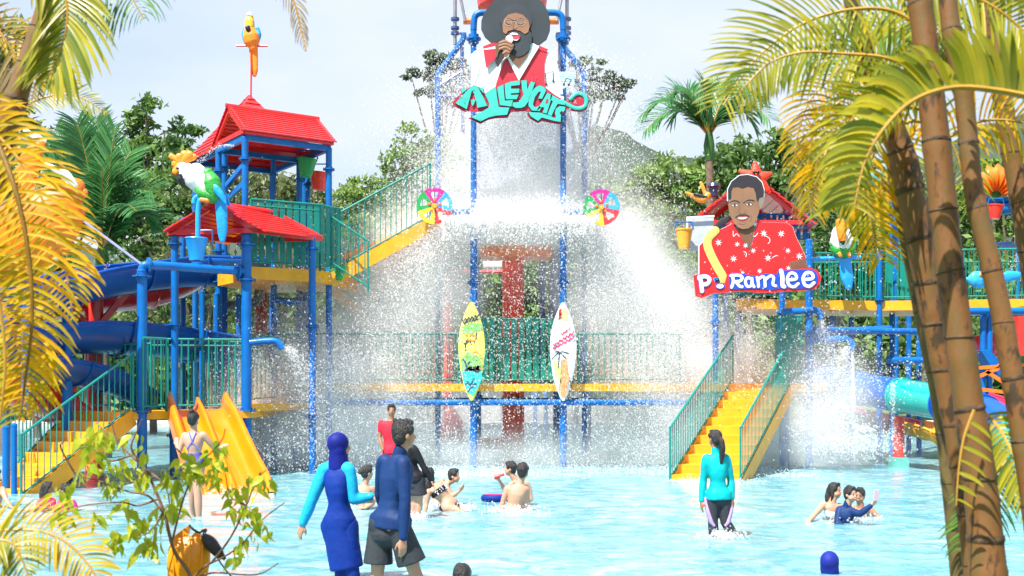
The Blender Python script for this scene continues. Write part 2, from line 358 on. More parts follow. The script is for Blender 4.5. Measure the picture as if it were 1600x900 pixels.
def frond(parent, path, L_, n, wd, m, normal=(0, -1, .2), fwd=.7, droop=.8, sides=(1, -1), prof=None, rr=.012, jitter=.12, t0=.06, twist=0.0, curl=.5, pinch=1.0, name='frond', lift=0.0, seg=5):
    pts = catmull(path, 8); N = Vector(normal).normalized()
    q = MB(); q.tube(pts, [rr*(1-.8*i/(len(pts)-1))+.0015 for i in range(len(pts))], 6)
    fo_ = q.build(name, RACH, parent, True)
    d = [0]
    for a, b_ in zip(pts, pts[1:]): d.append(d[-1]+(b_-a).length)
    rest = MB(); tints = []
    for i in range(n):
        t = t0+(1-t0)*(i+.5)/n; s = t*d[-1]; k = max(j for j in range(len(d)-1) if d[j] <= s); f = (s-d[k])/max(1e-6, d[k+1]-d[k])
        p = pts[k].lerp(pts[k+1], f); T = (pts[k+1]-pts[k]).normalized()
        for sd in sides:
            Nn = (N+Vector((random.gauss(0, 1), random.gauss(0, 1), random.gauss(0, 1)))*jitter).normalized()
            S = T.cross(Nn).normalized()*sd
            pf = prof(t) if prof else (.45+.75*math.sin(math.pi*min(1, t*.8+.15)))*(1 if t < .8 else (1-t)*4+.2)
            ff = fwd*(.6+.9*t)
            dv = S+T*ff+Nn*(.25+lift)
            ln = L_*max(.12, pf)*random.uniform(.88, 1.1)
            rows = leaflet_strip(p, dv, Nn, ln, wd*random.uniform(.8, 1.15)*(1 if t < .85 else .7), droop*random.uniform(.7, 1.3), seg, curl)
            if PARTS_LEFT.get(parent.name, 0) > 0:
                PARTS_LEFT[parent.name] -= 1
                z = MB(); z.grid(rows); me = z.mesh('leaflet', m, wl(fo_), True, 180)
                a = me.attributes.new('tint', 'FLOAT', 'FACE'); a.data.foreach_set('value', [random.random()]*len(me.polygons))
                link(me, 'leaflet', fo_)
            else:
                rest.grid(rows); tints += [random.random()]*(len(rows)-1)*2
    if rest.v:
        me = rest.mesh('leaflets', m, wl(fo_), True, 180); a = me.attributes.new('tint', 'FLOAT', 'FACE'); a.data.foreach_set('value', tints)
        tag(link(me, 'leaflets', fo_), kind='stuff')
    return fo_
# trunk material: tan and green grey with dark blotches
def trunk_mat(name, c1, c2, c3):
    m = bpy.data.materials.new(name); m.use_nodes = True; n = m.node_tree; b = n.nodes['Principled BSDF']; Ln = n.links.new; b.inputs['Roughness'].default_value = .6
    c = n.nodes.new('ShaderNodeTexCoord'); mp_ = n.nodes.new('ShaderNodeMapping'); mp_.inputs['Scale'].default_value = (1, 1, .45); Ln(c.outputs['Object'], mp_.inputs[0])
    a = n.nodes.new('ShaderNodeTexNoise'); a.inputs['Scale'].default_value = 14; a.inputs['Detail'].default_value = 6; a.inputs['Roughness'].default_value = .65; Ln(mp_.outputs[0], a.inputs[0])
    r = n.nodes.new('ShaderNodeValToRGB'); e = r.color_ramp.elements; e[0].position = .38; e[0].color = (*c3, 1); e[1].position = .60; e[1].color = (*c2, 1); k = r.color_ramp.elements.new(.45); k.color = (*c1, 1)
    Ln(a.outputs[0], r.inputs[0]); Ln(r.outputs[0], b.inputs['Base Color'])
    a2 = n.nodes.new('ShaderNodeTexNoise'); a2.inputs['Scale'].default_value = 60; a2.inputs['Detail'].default_value = 4; Ln(mp_.outputs[0], a2.inputs[0])
    bp = n.nodes.new('ShaderNodeBump'); bp.inputs['Strength'].default_value = .35; bp.inputs['Distance'].default_value = .004; Ln(a2.outputs[0], bp.inputs['Height']); Ln(bp.outputs[0], b.inputs['Normal'])
    return m
TR1 = trunk_mat('cane_trunk', (.18, .072, .018), (.13, .075, .021), (.045, .025, .011))
TR2 = trunk_mat('green_cane_trunk', (.11, .075, .024), (.14, .10, .03), (.06, .045, .02))
SCAR = mat('leaf_scar', (.075, .042, .022), .8, .5, 26, bump=.5)
def stem(parent, pts, widths, d, m, ringstep=105, dd=0.0):
    """pts in picture px at distance d, widths in px"""
    w3 = [P(x, y, d+dd*i) for i, (x, y) in enumerate(pts)]; c3 = catmull(w3, 14)
    ln = np.array([0]+list(np.cumsum([(b-a).length for a, b in zip(c3, c3[1:])]))); s = FPX/d
    kn = np.linspace(0, 1, len(widths)); rad = np.interp(np.linspace(0, 1, len(c3)), kn, [x/2/s for x in widths])
    st = ringstep/s; ph = random.uniform(.2, .8)*st; rings = []
    out, ro = [], []
    total = ln[-1]; nseg = int(total/(st/9)); idx = np.linspace(0, total, nseg)
    for u in idx:
        j = min(np.searchsorted(ln, u, 'right')-1, len(c3)-2); f = (u-ln[j])/(ln[j+1]-ln[j]); p = c3[j].lerp(c3[j+1], f); r_ = np.interp(u, ln, rad)
        g_ = ((u-ph)/st) % 1.0; bul = .06*math.exp(-(min(g_, 1-g_)/.07)**2); out.append(p); ro.append(r_*(1+bul-.015*math.sin(g_*math.pi)))
    q = MB(); q.tube(out, ro, 20); sm = q.build('stem', m, parent, True, 60)
    u = ph; 
    while u < total:
        j = min(np.searchsorted(ln, u, 'right')-1, len(c3)-2); f = (u-ln[j])/(ln[j+1]-ln[j]); p = c3[j].lerp(c3[j+1], f); r_ = float(np.interp(u, ln, rad))
        T = (c3[j+1]-c3[j]).normalized(); tilt = (T+Vector((random.uniform(-.16, .16), random.uniform(-.1, .1), 0))).normalized(); h = r_*random.uniform(.07, .24)
        q = MB(); q.tube([p-tilt*h*1.2, p-tilt*h*.3, p+tilt*h*.2, p+tilt*h*.8], [r_*1.03, r_*1.075, r_*1.06, r_*1.02], 20, False); q.build('leaf_scar', SCAR, sm, True, 70)
        u += st*random.uniform(.8, 1.15)
    return sm
# --- right hand clump
t = thing('cane_palm', 'clump of leaning ringed palm stems with arching yellow green fronds at the right edge', 'palm', (2.1, 4.3, .1))
PARTS_LEFT[t.name] = 290
stem(t, [(1328, -10), (1350, 80), (1395, 200), (1414, 260), (1431, 345), (1446, 430), (1461, 517), (1476, 600), (1493, 700), (1508, 800), (1520, 905), (1530, 1000), (1540, 1180), (1548, 1420), (1552, 1400)], [24, 30, 38, 44, 42, 38, 32, 28, 26, 26, 28, 30, 34, 36], 4.45, TR1, 78)
stem(t, [(1390, 250), (1402, 320), (1422, 420), (1440, 510), (1460, 600), (1476, 700), (1488, 800), (1498, 905), (1505, 1000), (1512, 1180), (1516, 1380)], [12, 14, 15, 17, 20, 24, 25, 26, 28, 30], 4.7, TR2, 90)
stem(t, [(1434, -20), (1445, 60), (1455, 147), (1466, 250), (1481, 390), (1496, 508), (1515, 640), (1533, 770), (1544, 905), (1556, 1100), (1564, 1500)], [36, 38, 40, 43, 42, 43, 46, 50, 58, 62, 64], 4.1, TR1, 112)
stem(t, [(1478, -25), (1488, 60), (1505, 143), (1522, 300), (1547, 410), (1568, 508), (1595, 670), (1618, 820), (1640, 1100), (1650, 1520)], [28, 28, 29, 30, 31, 32, 34, 36, 40, 44], 4.0, TR1, 95)
stem(t, [(1545, -20), (1556, 80), (1572, 193), (1585, 267), (1604, 380), (1625, 520), (1650, 700), (1670, 1000), (1680, 1330)], [28, 29, 30, 29, 30, 30, 32, 36, 38], 4.9, TR1, 70)
pr = lambda t_: .55+.6*math.sin(math.pi*t_**.8)
frond(t, [P(1650, 160, 3.9), P(1560, 142, 3.85), P(1490, 137, 3.8), P(1430, 155, 3.75), P(1385, 195, 3.7), P(1352, 250, 3.7), P(1335, 320, 3.7)], .235, 48, .030, FR_YG, (0, -1, .25), .25, .9, (1,), lambda t_: 1.05-.35*t_, .011, .08, curl=1.2)
frond(t, [P(1460, 60, 4.3), P(1400, 20, 4.3), P(1340, 14, 4.3), P(1270, 30, 4.3), P(1215, 62, 4.3), P(1170, 105, 4.3), P(1130, 165, 4.3)], .24, 46, .013, FR_YG, (.0, -1, .3), .55, .55, (1, -1), pr, .008, .12)
frond(t, [P(1430, 110, 4.2), P(1380, 90, 4.2), P(1315, 84, 4.2), P(1253, 82, 4.2), P(1200, 100, 4.2), P(1150, 150, 4.2)], .19, 40, .012, FR_YG, (.1, -1, .2), .6, 1.0, (1, -1), pr, .007, .15)
frond(t, [P(1440, 170, 4.3), P(1375, 165, 4.3), P(1320, 200, 4.3), P(1290, 240, 4.3), P(1275, 285, 4.3), P(1268, 325, 4.3)], .17, 40, .012, FR_Y, (.1, -1, .1), .5, .9, (1, -1), pr, .008, .2)
frond(t, [P(1460, 130, 4.2), P(1400, 130, 4.2), P(1345, 165, 4.15), P(1318, 220, 4.1), P(1318, 270, 4.1), P(1335, 325, 4.1)], .17, 44, .013, FR_YG, (-.1, -1, .1), .5, .9, (1, -1), pr, .009, .2)
frond(t, [P(1470, 200, 4.6), P(1420, 190, 4.6), P(1370, 230, 4.6), P(1352, 290, 4.6), P(1362, 350, 4.6), P(1378, 405, 4.6)], .19, 44, .014, FR_Y, (0, -1, 0), .5, .7, (1, -1), pr, .008, .2)
frond(t, [P(1400, 160, 4.8), P(1330, 150, 4.8), P(1275, 200, 4.8), P(1262, 270, 4.8), P(1268, 340, 4.8)], .17, 34, .009, FR_DRY, (0, -1, 0), .6, .9, (1, -1), pr, .006, .25)
frond(t, [P(1390, 120, 4.9), P(1330, 105, 4.9), P(1270, 150, 4.9), P(1248, 205, 4.9), P(1240, 260, 4.9)], .14, 30, .011, FR_Y, (0, -1, 0), .6, .8, (1, -1), pr, .006, .25)
frond(t, [P(1640, -60, 4.4), P(1560, -40, 4.4), P(1500, -5, 4.4), P(1460, 60, 4.4), P(1440, 120, 4.4)], .26, 40, .015, FR_YG, (.1, -1, .1), .5, .7, (1, -1), pr, .008, .15)
frond(t, [P(1420, -40, 4.3), P(1480, -20, 4.3), P(1550, 10, 4.3), P(1610, 60, 4.3), P(1660, 130, 4.3)], .26, 40, .015, FR_YG, (0, -1, .1), .5, .8, (1, -1), pr, .008, .15)
frond(t, [P(1480, 215, 4.7), P(1530, 190, 4.7), P(1590, 190, 4.7), P(1660, 210, 4.7)], .18, 26, .012, FR_Y, (0, -1, .1), .4, 1.1, (1, -1), pr, .007, .15)
frond(t, [P(1500, 90, 4.6), P(1450, 50, 4.6), P(1390, 45, 4.6), P(1340, 70, 4.6), P(1300, 120, 4.6)], .20, 34, .013, FR_G, (0, -1, .3), .5, .7, (1, -1), pr, .007, .15)
frond(t, [P(1380, 300, 5.0), P(1400, 240, 5.0), P(1440, 200, 5.0), P(1490, 230, 5.0), P(1515, 330, 5.0)], .20, 30, .012, FR_YG, (0, -1, 0), .5, .9, (1, -1), pr, .006, .2)
frond(t, [P(1535, 640, 4.4), P(1560, 668, 4.3), P(1585, 715, 4.2), P(1615, 790, 4.1)], .17, 22, .016, FR_YG, (0, -1, .1), .6, .8, (1, -1), pr, .006, .12)
frond(t, [P(1600, 700, 4.6), P(1560, 735, 4.6), P(1530, 800, 4.6), P(1500, 860, 4.6)], .17, 24, .010, FR_G, (0, -1, .1), .5, .9, (1, -1), pr, .005, .12)
frond(t, [P(1522, 640, 3.95), P(1506, 685, 3.95), P(1498, 735, 3.95), P(1494, 790, 3.95)], .10, 7, .014, FR_YG, (0, -1, .1), .2, .6, (-1,), pr, .004, .12)
# --- left hand clump
t = thing('cane_palm', 'golden cane palm with drooping yellow fronds and one slanting brown stem at the left edge', 'palm', (-2.3, 4.8, .1))
PARTS_LEFT[t.name] = 290
stem(t, [(82, -40), (62, 40), (36, 120), (14, 185), (-10, 260), (-45, 380), (-80, 560), (-100, 800), (-110, 1270)], [24, 27, 32, 38, 42, 44, 46, 48, 50], 4.8, TR1, 62)
frond(t, [P(-60, 130, 4.5), P(-10, 210, 4.45), P(25, 300, 4.4), P(45, 400, 4.4), P(50, 500, 4.4), P(40, 590, 4.4), P(30, 660, 4.4)], .335, 46, .016, FR_Y, (-.25, -1, .1), .35, .85, (1,), lambda t_: .75+.45*math.sin(math.pi*t_), .012, .1, curl=.9)
frond(t, [P(-60, 130, 4.5), P(-10, 210, 4.45), P(25, 300, 4.4), P(45, 400, 4.4), P(50, 500, 4.4), P(40, 590, 4.4), P(30, 660, 4.4)], .22, 32, .016, FR_Y, (.25, -1, .1), .35, .85, (-1,), None, .012, .1, curl=.9)
frond(t, [P(-90, 300, 4.2), P(-50, 340, 4.2), P(-20, 400, 4.2), P(0, 480, 4.2), P(8, 570, 4.2), P(0, 660, 4.2)], .22, 40, .018, FR_YG, (-.3, -1, .3), .35, 1.2, (1,), lambda t_: .8, .01, .1, curl=1.2)
frond(t, [P(-80, 180, 4.7), P(-20, 200, 4.7), P(30, 250, 4.7), P(70, 320, 4.7), P(100, 410, 4.7), P(115, 500, 4.7)], .22, 44, .015, FR_Y, (0, -1, .2), .4, .9, (1, -1), None, .008, .15)
frond(t, [P(-70, 380, 4.6), P(-30, 420, 4.6), P(10, 490, 4.6), P(35, 570, 4.6), P(40, 650, 4.6)], .24, 40, .017, FR_Y, (0, -1, .2), .5, .9, (1, -1), None, .008, .15)
frond(t, [P(40, -70, 4.7), P(85, -40, 4.7), P(105, 10, 4.7), P(98, 70, 4.7), P(72, 130, 4.7)], .26, 34, .020, FR_YG, (0, -1, .1), .9, .9, (1, -1), None, .009, .12)
frond(t, [P(60, -80, 4.8), P(130, -60, 4.8), P(190, -25, 4.8), P(225, 30, 4.8)], .26, 34, .008, FR_G, (0, -1, .1), .4, 1.8, (1, -1), None, .006, .2)
frond(t, [P(395, -90, 4.7), P(430, -40, 4.7), P(458, 0, 4.7), P(470, 45, 4.7), P(478, 80, 4.7)], .085, 24, .006, FR_DRY, (0, -1, .1), 1.3, 1.0, (1, -1), None, .006, .25)
frond(t, [P(-20, 60, 5.2), P(20, 60, 5.2), P(70, 95, 5.2), P(115, 150, 5.2)], .15, 28, .009, FR_Y, (0, -1, .1), .8, .5, (1, -1), None, .006, .2)
frond(t, [P(20, 175, 5.6), P(70, 152, 5.6), P(120, 150, 5.6), P(168, 178, 5.6)], .10, 30, .008, FR_YG, (0, -1, .1), .9, .4, (1, -1), None, .005, .15)
frond(t, [P(-60, 10, 4.9), P(-10, 40, 4.9), P(30, 100, 4.9), P(45, 170, 4.9)], .16, 26, .012, FR_DRY, (0, -1, .1), .6, .6, (1, -1), None, .006, .2)
frond(t, [P(-90, 850, 4.0), P(-20, 832, 4.0), P(50, 828, 4.0), P(100, 845, 4.0), P(140, 885, 4.0), P(165, 935, 4.0)], .13, 40, .011, FR_Y, (0, -.8, .6), .5, .7, (1, -1), None, .006, .15)
frond(t, [P(-60, 900, 3.8), P(-20, 850, 3.8), P(20, 850, 3.8), P(45, 900, 3.8)], .12, 24, .012, FR_YG, (0, -.8, .6), .5, .7, (1, -1), None, .006, .15)
# --- lush feather palm behind the blue flume (left) and slender palm behind the painted man (right)
def far_palm(label, base, crown, tips, d, wd, L_, m, trunk_w, nl=44, extra=0):
    t = thing('feather_palm', label, 'palm', W(base[0], d, -.1))
    bp_, cp = W(base[0], d, -.1), P(crown[0], crown[1], d)
    q = MB(); pts = catmull([bp_, bp_.lerp(cp, .5), cp], 10); q.tube(pts, [trunk_w/2*FPX**0*(1.15-.35*i/20) for i in range(len(pts))], 10); q.build('trunk', BARK, t, True)
    q = MB(); q.tube([cp-Vector((0, 0, .5)), cp-Vector((0, 0, .1)), cp+Vector((0, 0, .35))], [trunk_w*.45, trunk_w*.62, trunk_w*.3], 10); q.build('crown_shaft', FR_G, t, True)
    for i, (x, y, dy, arch) in enumerate(tips):
        e = P(x, y, d+dy); c = cp+Vector((0, 0, .15)); m1 = c.lerp(e, .35)+Vector((0, 0, arch)); m2 = c.lerp(e, .7)+Vector((0, 0, arch*.9))
        ln = (e-c).length
        side = (e-c).normalized().cross(Vector((0, 0, 1))); nn = side.cross((e-c).normalized())
        nn = (nn+Vector((0, -.6, 0))).normalized()
        frond(t, [c, m1, m2, e], L_, nl, wd, m, nn, .75, .45, (1, -1), lambda t_: .5+.6*math.sin(math.pi*min(1, t_*.75+.15)), .025, .1, t0=.12, seg=3)
    return t
far_palm('lush low feather palm with many upright green fronds left of the cockatoo', (165, 0), (160, 400), [(60, 250, -1, .5), (85, 205, .5, .4), (120, 190, -.5, .3), (150, 185, .6, .2), (180, 200, -.8, .3), (205, 235, .4, .4), (238, 300, -.6, .5), (245, 345, .5, .5), (70, 320, .8, .5), (120, 240, 1.6, .2), (195, 270, 1.8, .3), (160, 260, -1.6, .2), (215, 330, -1.8, .5)], 29, .075, .85, FR_D, .3, 48)
far_palm('slender feather palm with dark trunk and spreading crown behind the painted man with black hair', (1118, 0), (1108, 222), [(1006, 205, -.3, .55), (1003, 178, .8, .6), (1040, 150, -.5, .5), (1072, 138, .6, .3), (1100, 128, -.8, .2), (1128, 128, .8, .2), (1160, 140, -.4, .4), (1192, 152, .6, .5), (1203, 188, -.6, .6), (1180, 200, 1.2, .6), (1050, 185, 1.2, .5)], 29.5, .055, .62, FR_D, .24, 40)
# ================================================================== PLAY STRUCTURES
BOLT = mat('dark_bolt', (.02, .02, .03), .4, .1, 5, metal=.5)
def cyl_mesh(name, r, l, m, n=8):
    q = MB(); q.tube([(0, 0, 0), (0, 0, l)], r, n); return q.mesh(name, m, smooth=True)
BALM = {}
def post(parent, px, d, z0, z1, wd, collars=(), m=BLUE, name='post', x=None):
    """round post wd metres thick with bolted flange collars at the given heights"""
    X = (px-800)*d/FPX if x is None else x; r = wd/2
    q = MB(); q.use(m); q.tube([(X, d, z0), (X, d, z1)], r, 14); q.tube([(X, d, z1), (X, d, z1+.03), (X, d, z1+.05)], [r*1.08, r*1.0, r*.4], 14)
    for c in collars:
        q.use(m); q.tube([(X, d, c-.05), (X, d, c+.05)], r*1.22, 14)
        q.tube([(X, d, c-.012), (X, d, c+.012)], r*1.9, 14)
        q.use(BOLT)
        for k in range(6):
            a = k*math.pi/3+.3; bx, by = X+math.cos(a)*r*1.6, d+math.sin(a)*r*1.6; q.tube([(bx, by, c-.035), (bx, by, c+.035)], .013, 5)
    return q.build(name, None, parent, True)
def pipe(parent, pts, r, m=BLUE, name='pipe', n=12, smooth=4):
    q = MB(); q.tube(catmull(pts, smooth) if smooth else pts, r, n); return q.build(name, m, parent, True)
def railing(parent, a, b, h, gap=.115, slat=0.0, m=TEAL, name='railing', rb=.011, mid=False, bot=.1, rr=.024, ends=True):
    a = Vector(a); b = Vector(b); ln = math.hypot(b.x-a.x, b.y-a.y); n = max(2, round(ln/gap))
    q = MB(); up = Vector((0, 0, 1)); q.tube([a+up*h, b+up*h], rr, 8); q.tube([a+up*bot, b+up*bot], rr*.8, 8)
    if mid: q.tube([a+up*(h-.13), b+up*(h-.13)], rr*.7, 8)
    if ends: q.tube([a-up*.02, a+up*h], rr, 8); q.tube([b-up*.02, b+up*h], rr, 8)
    o = q.build(name, m, parent, True)
    key = (round(h-bot, 3), slat, rb, m.name)
    if key not in BALM:
        z = MB()
        if slat: z.box((0, 0, (h-bot)/2), (slat, .018, h-bot))
        else: z.tube([(0, 0, 0), (0, 0, h-bot)], rb, 6)
        BALM[key] = z.mesh('baluster', m, smooth=not slat)
    ang = math.atan2(b.y-a.y, b.x-a.x)
    for i in range(n):
        p = a.lerp(b, (i+.5)/n)+up*bot; link(BALM[key], 'slat' if slat else 'baluster', o, p, (0, 0, ang))
    return o
def deck(parent, pts, z, th=.17, m=YEL, name='deck'):
    q = MB(); q.prism([(p[0], p[1], z-th) for p in pts], (0, 0, th)); return q.build(name, m, parent)
def gable_roof(parent, A, B, v, rise, nrow=10, over=.18, m=REDROOF, name='roof', cap=True, lean=0.0):
    """A, B: eave ends on the front gable; v: vector along the ridge"""
    A, B, v = Vector(A), Vector(B), Vector(v); vd = v.normalized(); R0 = (A+B)/2+Vector((0, 0, rise))
    q = MB()
    for E in (A, B):
        for o_ in (Vector(), v):
            q.beam(E+o_, R0+o_, .05, .13)
        q.beam(E, E+v, .05, .12)
    q.beam(R0-vd*.03-Vector((0, 0, .06)), R0+v+vd*.03-Vector((0, 0, .06)), .06, .12)
    q.beam(A, B, .05, .1); q.beam(A+v, B+v, .05, .1)
    o = q.build(name, m, parent)
    L_ = v.length+2*over
    for E in (A, B):
        sl_ = E-R0; out = sl_.normalized(); tot = sl_.length+over; wd = tot/nrow
        nrm = vd.cross(out).normalized()
        if nrm.z < 0: nrm = -nrm
        z = MB(); z.box((0, 0, 0), (L_, wd*1.18, .028)); me = z.mesh('roof_plank', m)
        for k in range(nrow):
            c = R0+v/2+out*(wd*(k+.5))+nrm*(.045)
            y = (out*math.cos(.10)-nrm*math.sin(.10)*-1).normalized() if False else (out+nrm*.16).normalized()
            x = vd; zz = x.cross(y).normalized()
            M = Matrix((x, y, zz)).transposed().to_4x4(); M.translation = c
            link(me, 'roof_plank', o, mtx=M)
    if cap:
        q = MB(); q.tube([R0-vd*(over+.02)+Vector((0, 0, .06)), R0+v+vd*(over+.02)+Vector((0, 0, .06))], .05, 8); q.build('ridge_cap', m, o, True)
    return o
def pyramid_roof(parent, corners, apex, nrow=9, m=REDROOF, name='roof'):
    C = [Vector(c) for c in corners]; ap = Vector(apex)
    q = MB()
    for i in range(4): q.beam(C[i], ap, .06, .06); q.beam(C[i], C[(i+1) % 4], .05, .1)
    o = q.build(name, m, parent)
    for i in range(4):
        a, b = C[i], C[(i+1) % 4]; mid = (a+b)/2; nrm = (b-a).cross(ap-a).normalized()
        if nrm.z < 0: nrm = -nrm
        for k in range(nrow):
            f0, f1 = k/nrow, min(1, (k+1.12)/nrow)
            p = [a.lerp(ap, f0)+nrm*.05, b.lerp(ap, f0)+nrm*.05, b.lerp(ap, f1)+nrm*.02, a.lerp(ap, f1)+nrm*.02]
            z = MB(); z.prism(p, -nrm*.025); z.build('roof_plank', m, o)
    return o
def stairs(parent, f0, f1, t0, t1, n, rail_h=1.08, gap=.095, sides=(0, 1), m=YEL, drop=.32):
    """f0,f1: foot left/right; t0,t1: top left/right (world). treads, risers, two stringers and two railings"""
    f0, f1, t0, t1 = map(Vector, (f0, f1, t0, t1))
    q = MB()
    q.beam(f0-Vector((0, 0, .1)), t0-Vector((0, 0, .1)), .06, drop); q.beam(f1-Vector((0, 0, .1)), t1-Vector((0, 0, .1)), .06, drop)
    o = q.build('staircase', m, parent)
    for k in range(n):
        a, b = f0.lerp(t0, k/n), f1.lerp(t1, k/n); c, d_ = f0.lerp(t0, (k+1)/n), f1.lerp(t1, (k+1)/n); hz = c.z
        z = MB()
        z.prism([(a.x, a.y, hz), (b.x, b.y, hz), (d_.x, d_.y, hz), (c.x, c.y, hz)], (0, 0, -.04))
        fw = (a-c); fw.z = 0; fw = fw.normalized()*.012
        z.prism([(a.x+fw.x*0, a.y, a.z-.04), (b.x, b.y, b.z-.04), (b.x, b.y, hz-.042), (a.x, a.y, hz-.042)], (-fw.x*2, -fw.y*2, 0))
        z.build('step', m, o)
    for s_, (a, b) in enumerate(((f0, t0), (f1, t1))):
        if s_ in sides: railing(parent, a, b, rail_h, gap, rb=.010, name='stair_railing', bot=.12)
    return o
Z = Vector((0, 0, 1))
# ------------------------------------------------------------------ LEFT TOWER
LT = thing('play_tower', 'blue posted climbing tower with stacked red plank roofs and yellow decks', 'play tower', (-5.4, 22.8, 0))
uu = Vector((1.59, 1.07, 0)).normalized(); vv_ = Vector((-.57, .82, 0)).normalized()
F_ = Vector((-5.72, 24.0, 0)); wR, wL = 1.95, 1.6; zt = 7.15
crn = [F_, F_+uu*wR, F_+uu*wR+vv_*wL, F_+vv_*wL]
for i, c in enumerate(crn): post(LT, 0, c.y, 0 if i in (0, 2) else -.3, zt, .14, (zt-.45, 4.9, 4.2), x=c.x)
for a, b in ((0, 1), (1, 2), (2, 3), (3, 0)):
    q = MB(); q.beam(crn[a]+Z*(zt+.02), crn[b]+Z*(zt+.02), .1, .12); q.build('roof_beam', BLUE, LT)
gable_roof(LT, crn[0]+Z*(zt+.14)-vv_*.1-uu*.05, crn[3]+Z*(zt+.14)+vv_*.1-uu*.05, uu*(wR+.1), .66, 11, .06)
q = MB(); q.beam(crn[0]+Z*6.2, crn[3]+Z*5.9, .07, .12); q.build('brace', BLUE, LT)
q = MB(); q.beam(crn[0]+Z*6.6, crn[0]+Z*6.25-uu*.1+vv_*.8, .1, .1); q.build('brace', BLUE, LT)
# rear roof (pyramid) with its own posts
C2 = Vector((-6.42, 27.4, 0)); h2 = 1.0
cs = [C2-uu*h2-vv_*h2, C2+uu*h2-vv_*h2, C2+uu*h2+vv_*h2, C2-uu*h2+vv_*h2]; z2 = 7.35
for c in cs: post(LT, 0, c.y, 0, z2, .14, (z2-.4, 4.9), x=c.x)
for a in range(4):
    q = MB(); q.beam(cs[a]+Z*(z2+.02), cs[(a+1) % 4]+Z*(z2+.02), .09, .12); q.build('roof_beam', BLUE, LT)
pyramid_roof(LT, [c+(c-C2)*.12+Z*(z2+.1) for c in cs], C2+Z*8.95, 12)
for px, d, zb, z1 in ((427, 26.2, 4.4, 7.2), (481, 26.9, 4.4, 7.1), (467, 27.2, 4.4, 7.1)): post(LT, px, d, zb, z1, .12, (z1-.4,))
# lower roof
A = P(262, 370, 22.9); B_ = P(402, 357, 22.6); vL = P(508, 378, 23.9)-P(402, 357, 22.6); vL.z = 0
A.z = B_.z = 4.98
gable_roof(LT, A, B_, vL*.94, .52, 10, .12)
for (px, py, d) in ((273, 372, 22.95), (488, 373, 23.7)): post(LT, px, d, 0, CAMH+(HOR-py)*d/FPX, .15, (4.75, 3.1, 1.2))
# main front posts
post(LT, 385, 22.8, -.3, 4.9, .21, (4.72, 4.0, 1.35))
post(LT, 222, 21.6, -.3, 4.05, .19, (3.95, 1.35))
pipe(LT, [W(222, 21.6, 4.0), W(224, 21.6, 4.13), W(236, 21.65, 4.17), W(300, 22.1, 4.17), W(385, 22.8, 4.17)], .085, name='cross_pipe')
q = MB()
for px, d in ((232, 21.63), (372, 22.7)):
    c = W(px, d, 4.17); ax = (W(385, 22.8, 4.17)-W(222, 21.6, 4.17)).normalized(); q.tube([c-ax*.02, c+ax*.02], .15, 12)
q.build('flange', BLUE, LT, True)
q = MB(); q.tube([P(130, 345, 23.5), P(222, 414, 21.6)], .03, 6); q.build('stay_cable', mat('stay_grey', (.16, .18, .3), .5), LT, True)
# more legs under the decks and slides
for px, d, z1 in ((272, 24.2, 3.9), (286, 26.5, 5.8), (316, 24.6, 3.9), (338, 25.2, 3.9), (373, 25.6, 3.9), (428, 26.2, 4.4), (428, 25.0, 4.3), (487, 24.6, 4.4), (105, 22.6, 1.6), (318, 23.4, 1.2), (270, 22.6, 1.2), (460, 25.5, 1.8), (485, 25.5, 4.4), (488, 25.6, 1.8)): post(LT, px, d, -.3, z1, .13, (z1*.7,))
# upper deck and its slatted teal guard
zu = 4.36
ud = [P(392, 430, 23.6), P(500, 440, 24.3), P(560, 430, 26.4), P(420, 420, 27.0), P(340, 425, 25.2)]
deck(LT, ud, zu, .26)
railing(LT, (ud[0].x, ud[0].y, zu), (ud[1].x, ud[1].y, zu), 1.42, .145, slat=.115, mid=True, name='slat_guard')
railing(LT, (ud[1].x, ud[1].y, zu), (ud[1].x+.35, ud[1].y+.55, zu), 1.42, .145, slat=.115, mid=True, name='slat_guard')
railing(LT, (ud[3].x, ud[3].y, zu), (ud[2].x, ud[2].y, zu), 1.3, .13, name='railing')
deck(LT, [P(340, 430, 25.3), P(400, 430, 25.0), P(400, 430, 26.6), P(340, 430, 26.4)], zu-.002, .12, name='landing')
# grey red pump column with bend behind the upper deck
GREYP = mat('grey_pipe', (.16, .18, .19), .5, .2, 6)
post(LT, 408, 26.9, -.2, 4.2, .30, (), m=mat('rust_red_paint', (.42, .05, .02), .5, .2, 4), name='pump_column')
pipe(LT, [P(345, 478, 26.3), P(375, 476, 26.3), P(398, 472, 26.3), P(405, 455, 26.3), P(405, 440, 26.3)], .11, GREYP, 'drain_pipe')
# lower deck
zl = 1.34
ld = [P(205, 650, 21.45), P(392, 650, 22.7), P(440, 645, 25.4), P(300, 640, 25.0), P(175, 640, 23.4)]
deck(LT, ld, zl, .15)
railing(LT, (ld[0].x+.22, ld[0].y+.02, zl), (W(262, 22.0, 0).x, 21.9, zl), 1.42, .12, name='railing')
railing(LT, W(236, 23.3, zl), W(384, 23.6, zl), 1.48, .135, slat=0, rb=.02, mid=True, name='railing')
railing(LT, W(130, 23.6, zl), W(236, 23.2, zl), 1.38, .135, rb=.016, mid=False, name='railing')
railing(LT, W(392, 24.0, zl+.12), W(495, 25.7, zl+.3), 1.42, .12, name='railing')
railing(LT, W(300, 24.9, zl), W(440, 25.4, zl), 1.5, .12, name='railing')
deck(LT, [P(385, 640, 22.9), P(500, 640, 25.45), P(500, 640, 27.0), P(385, 640, 25.5)], 1.47, .15, name='landing')
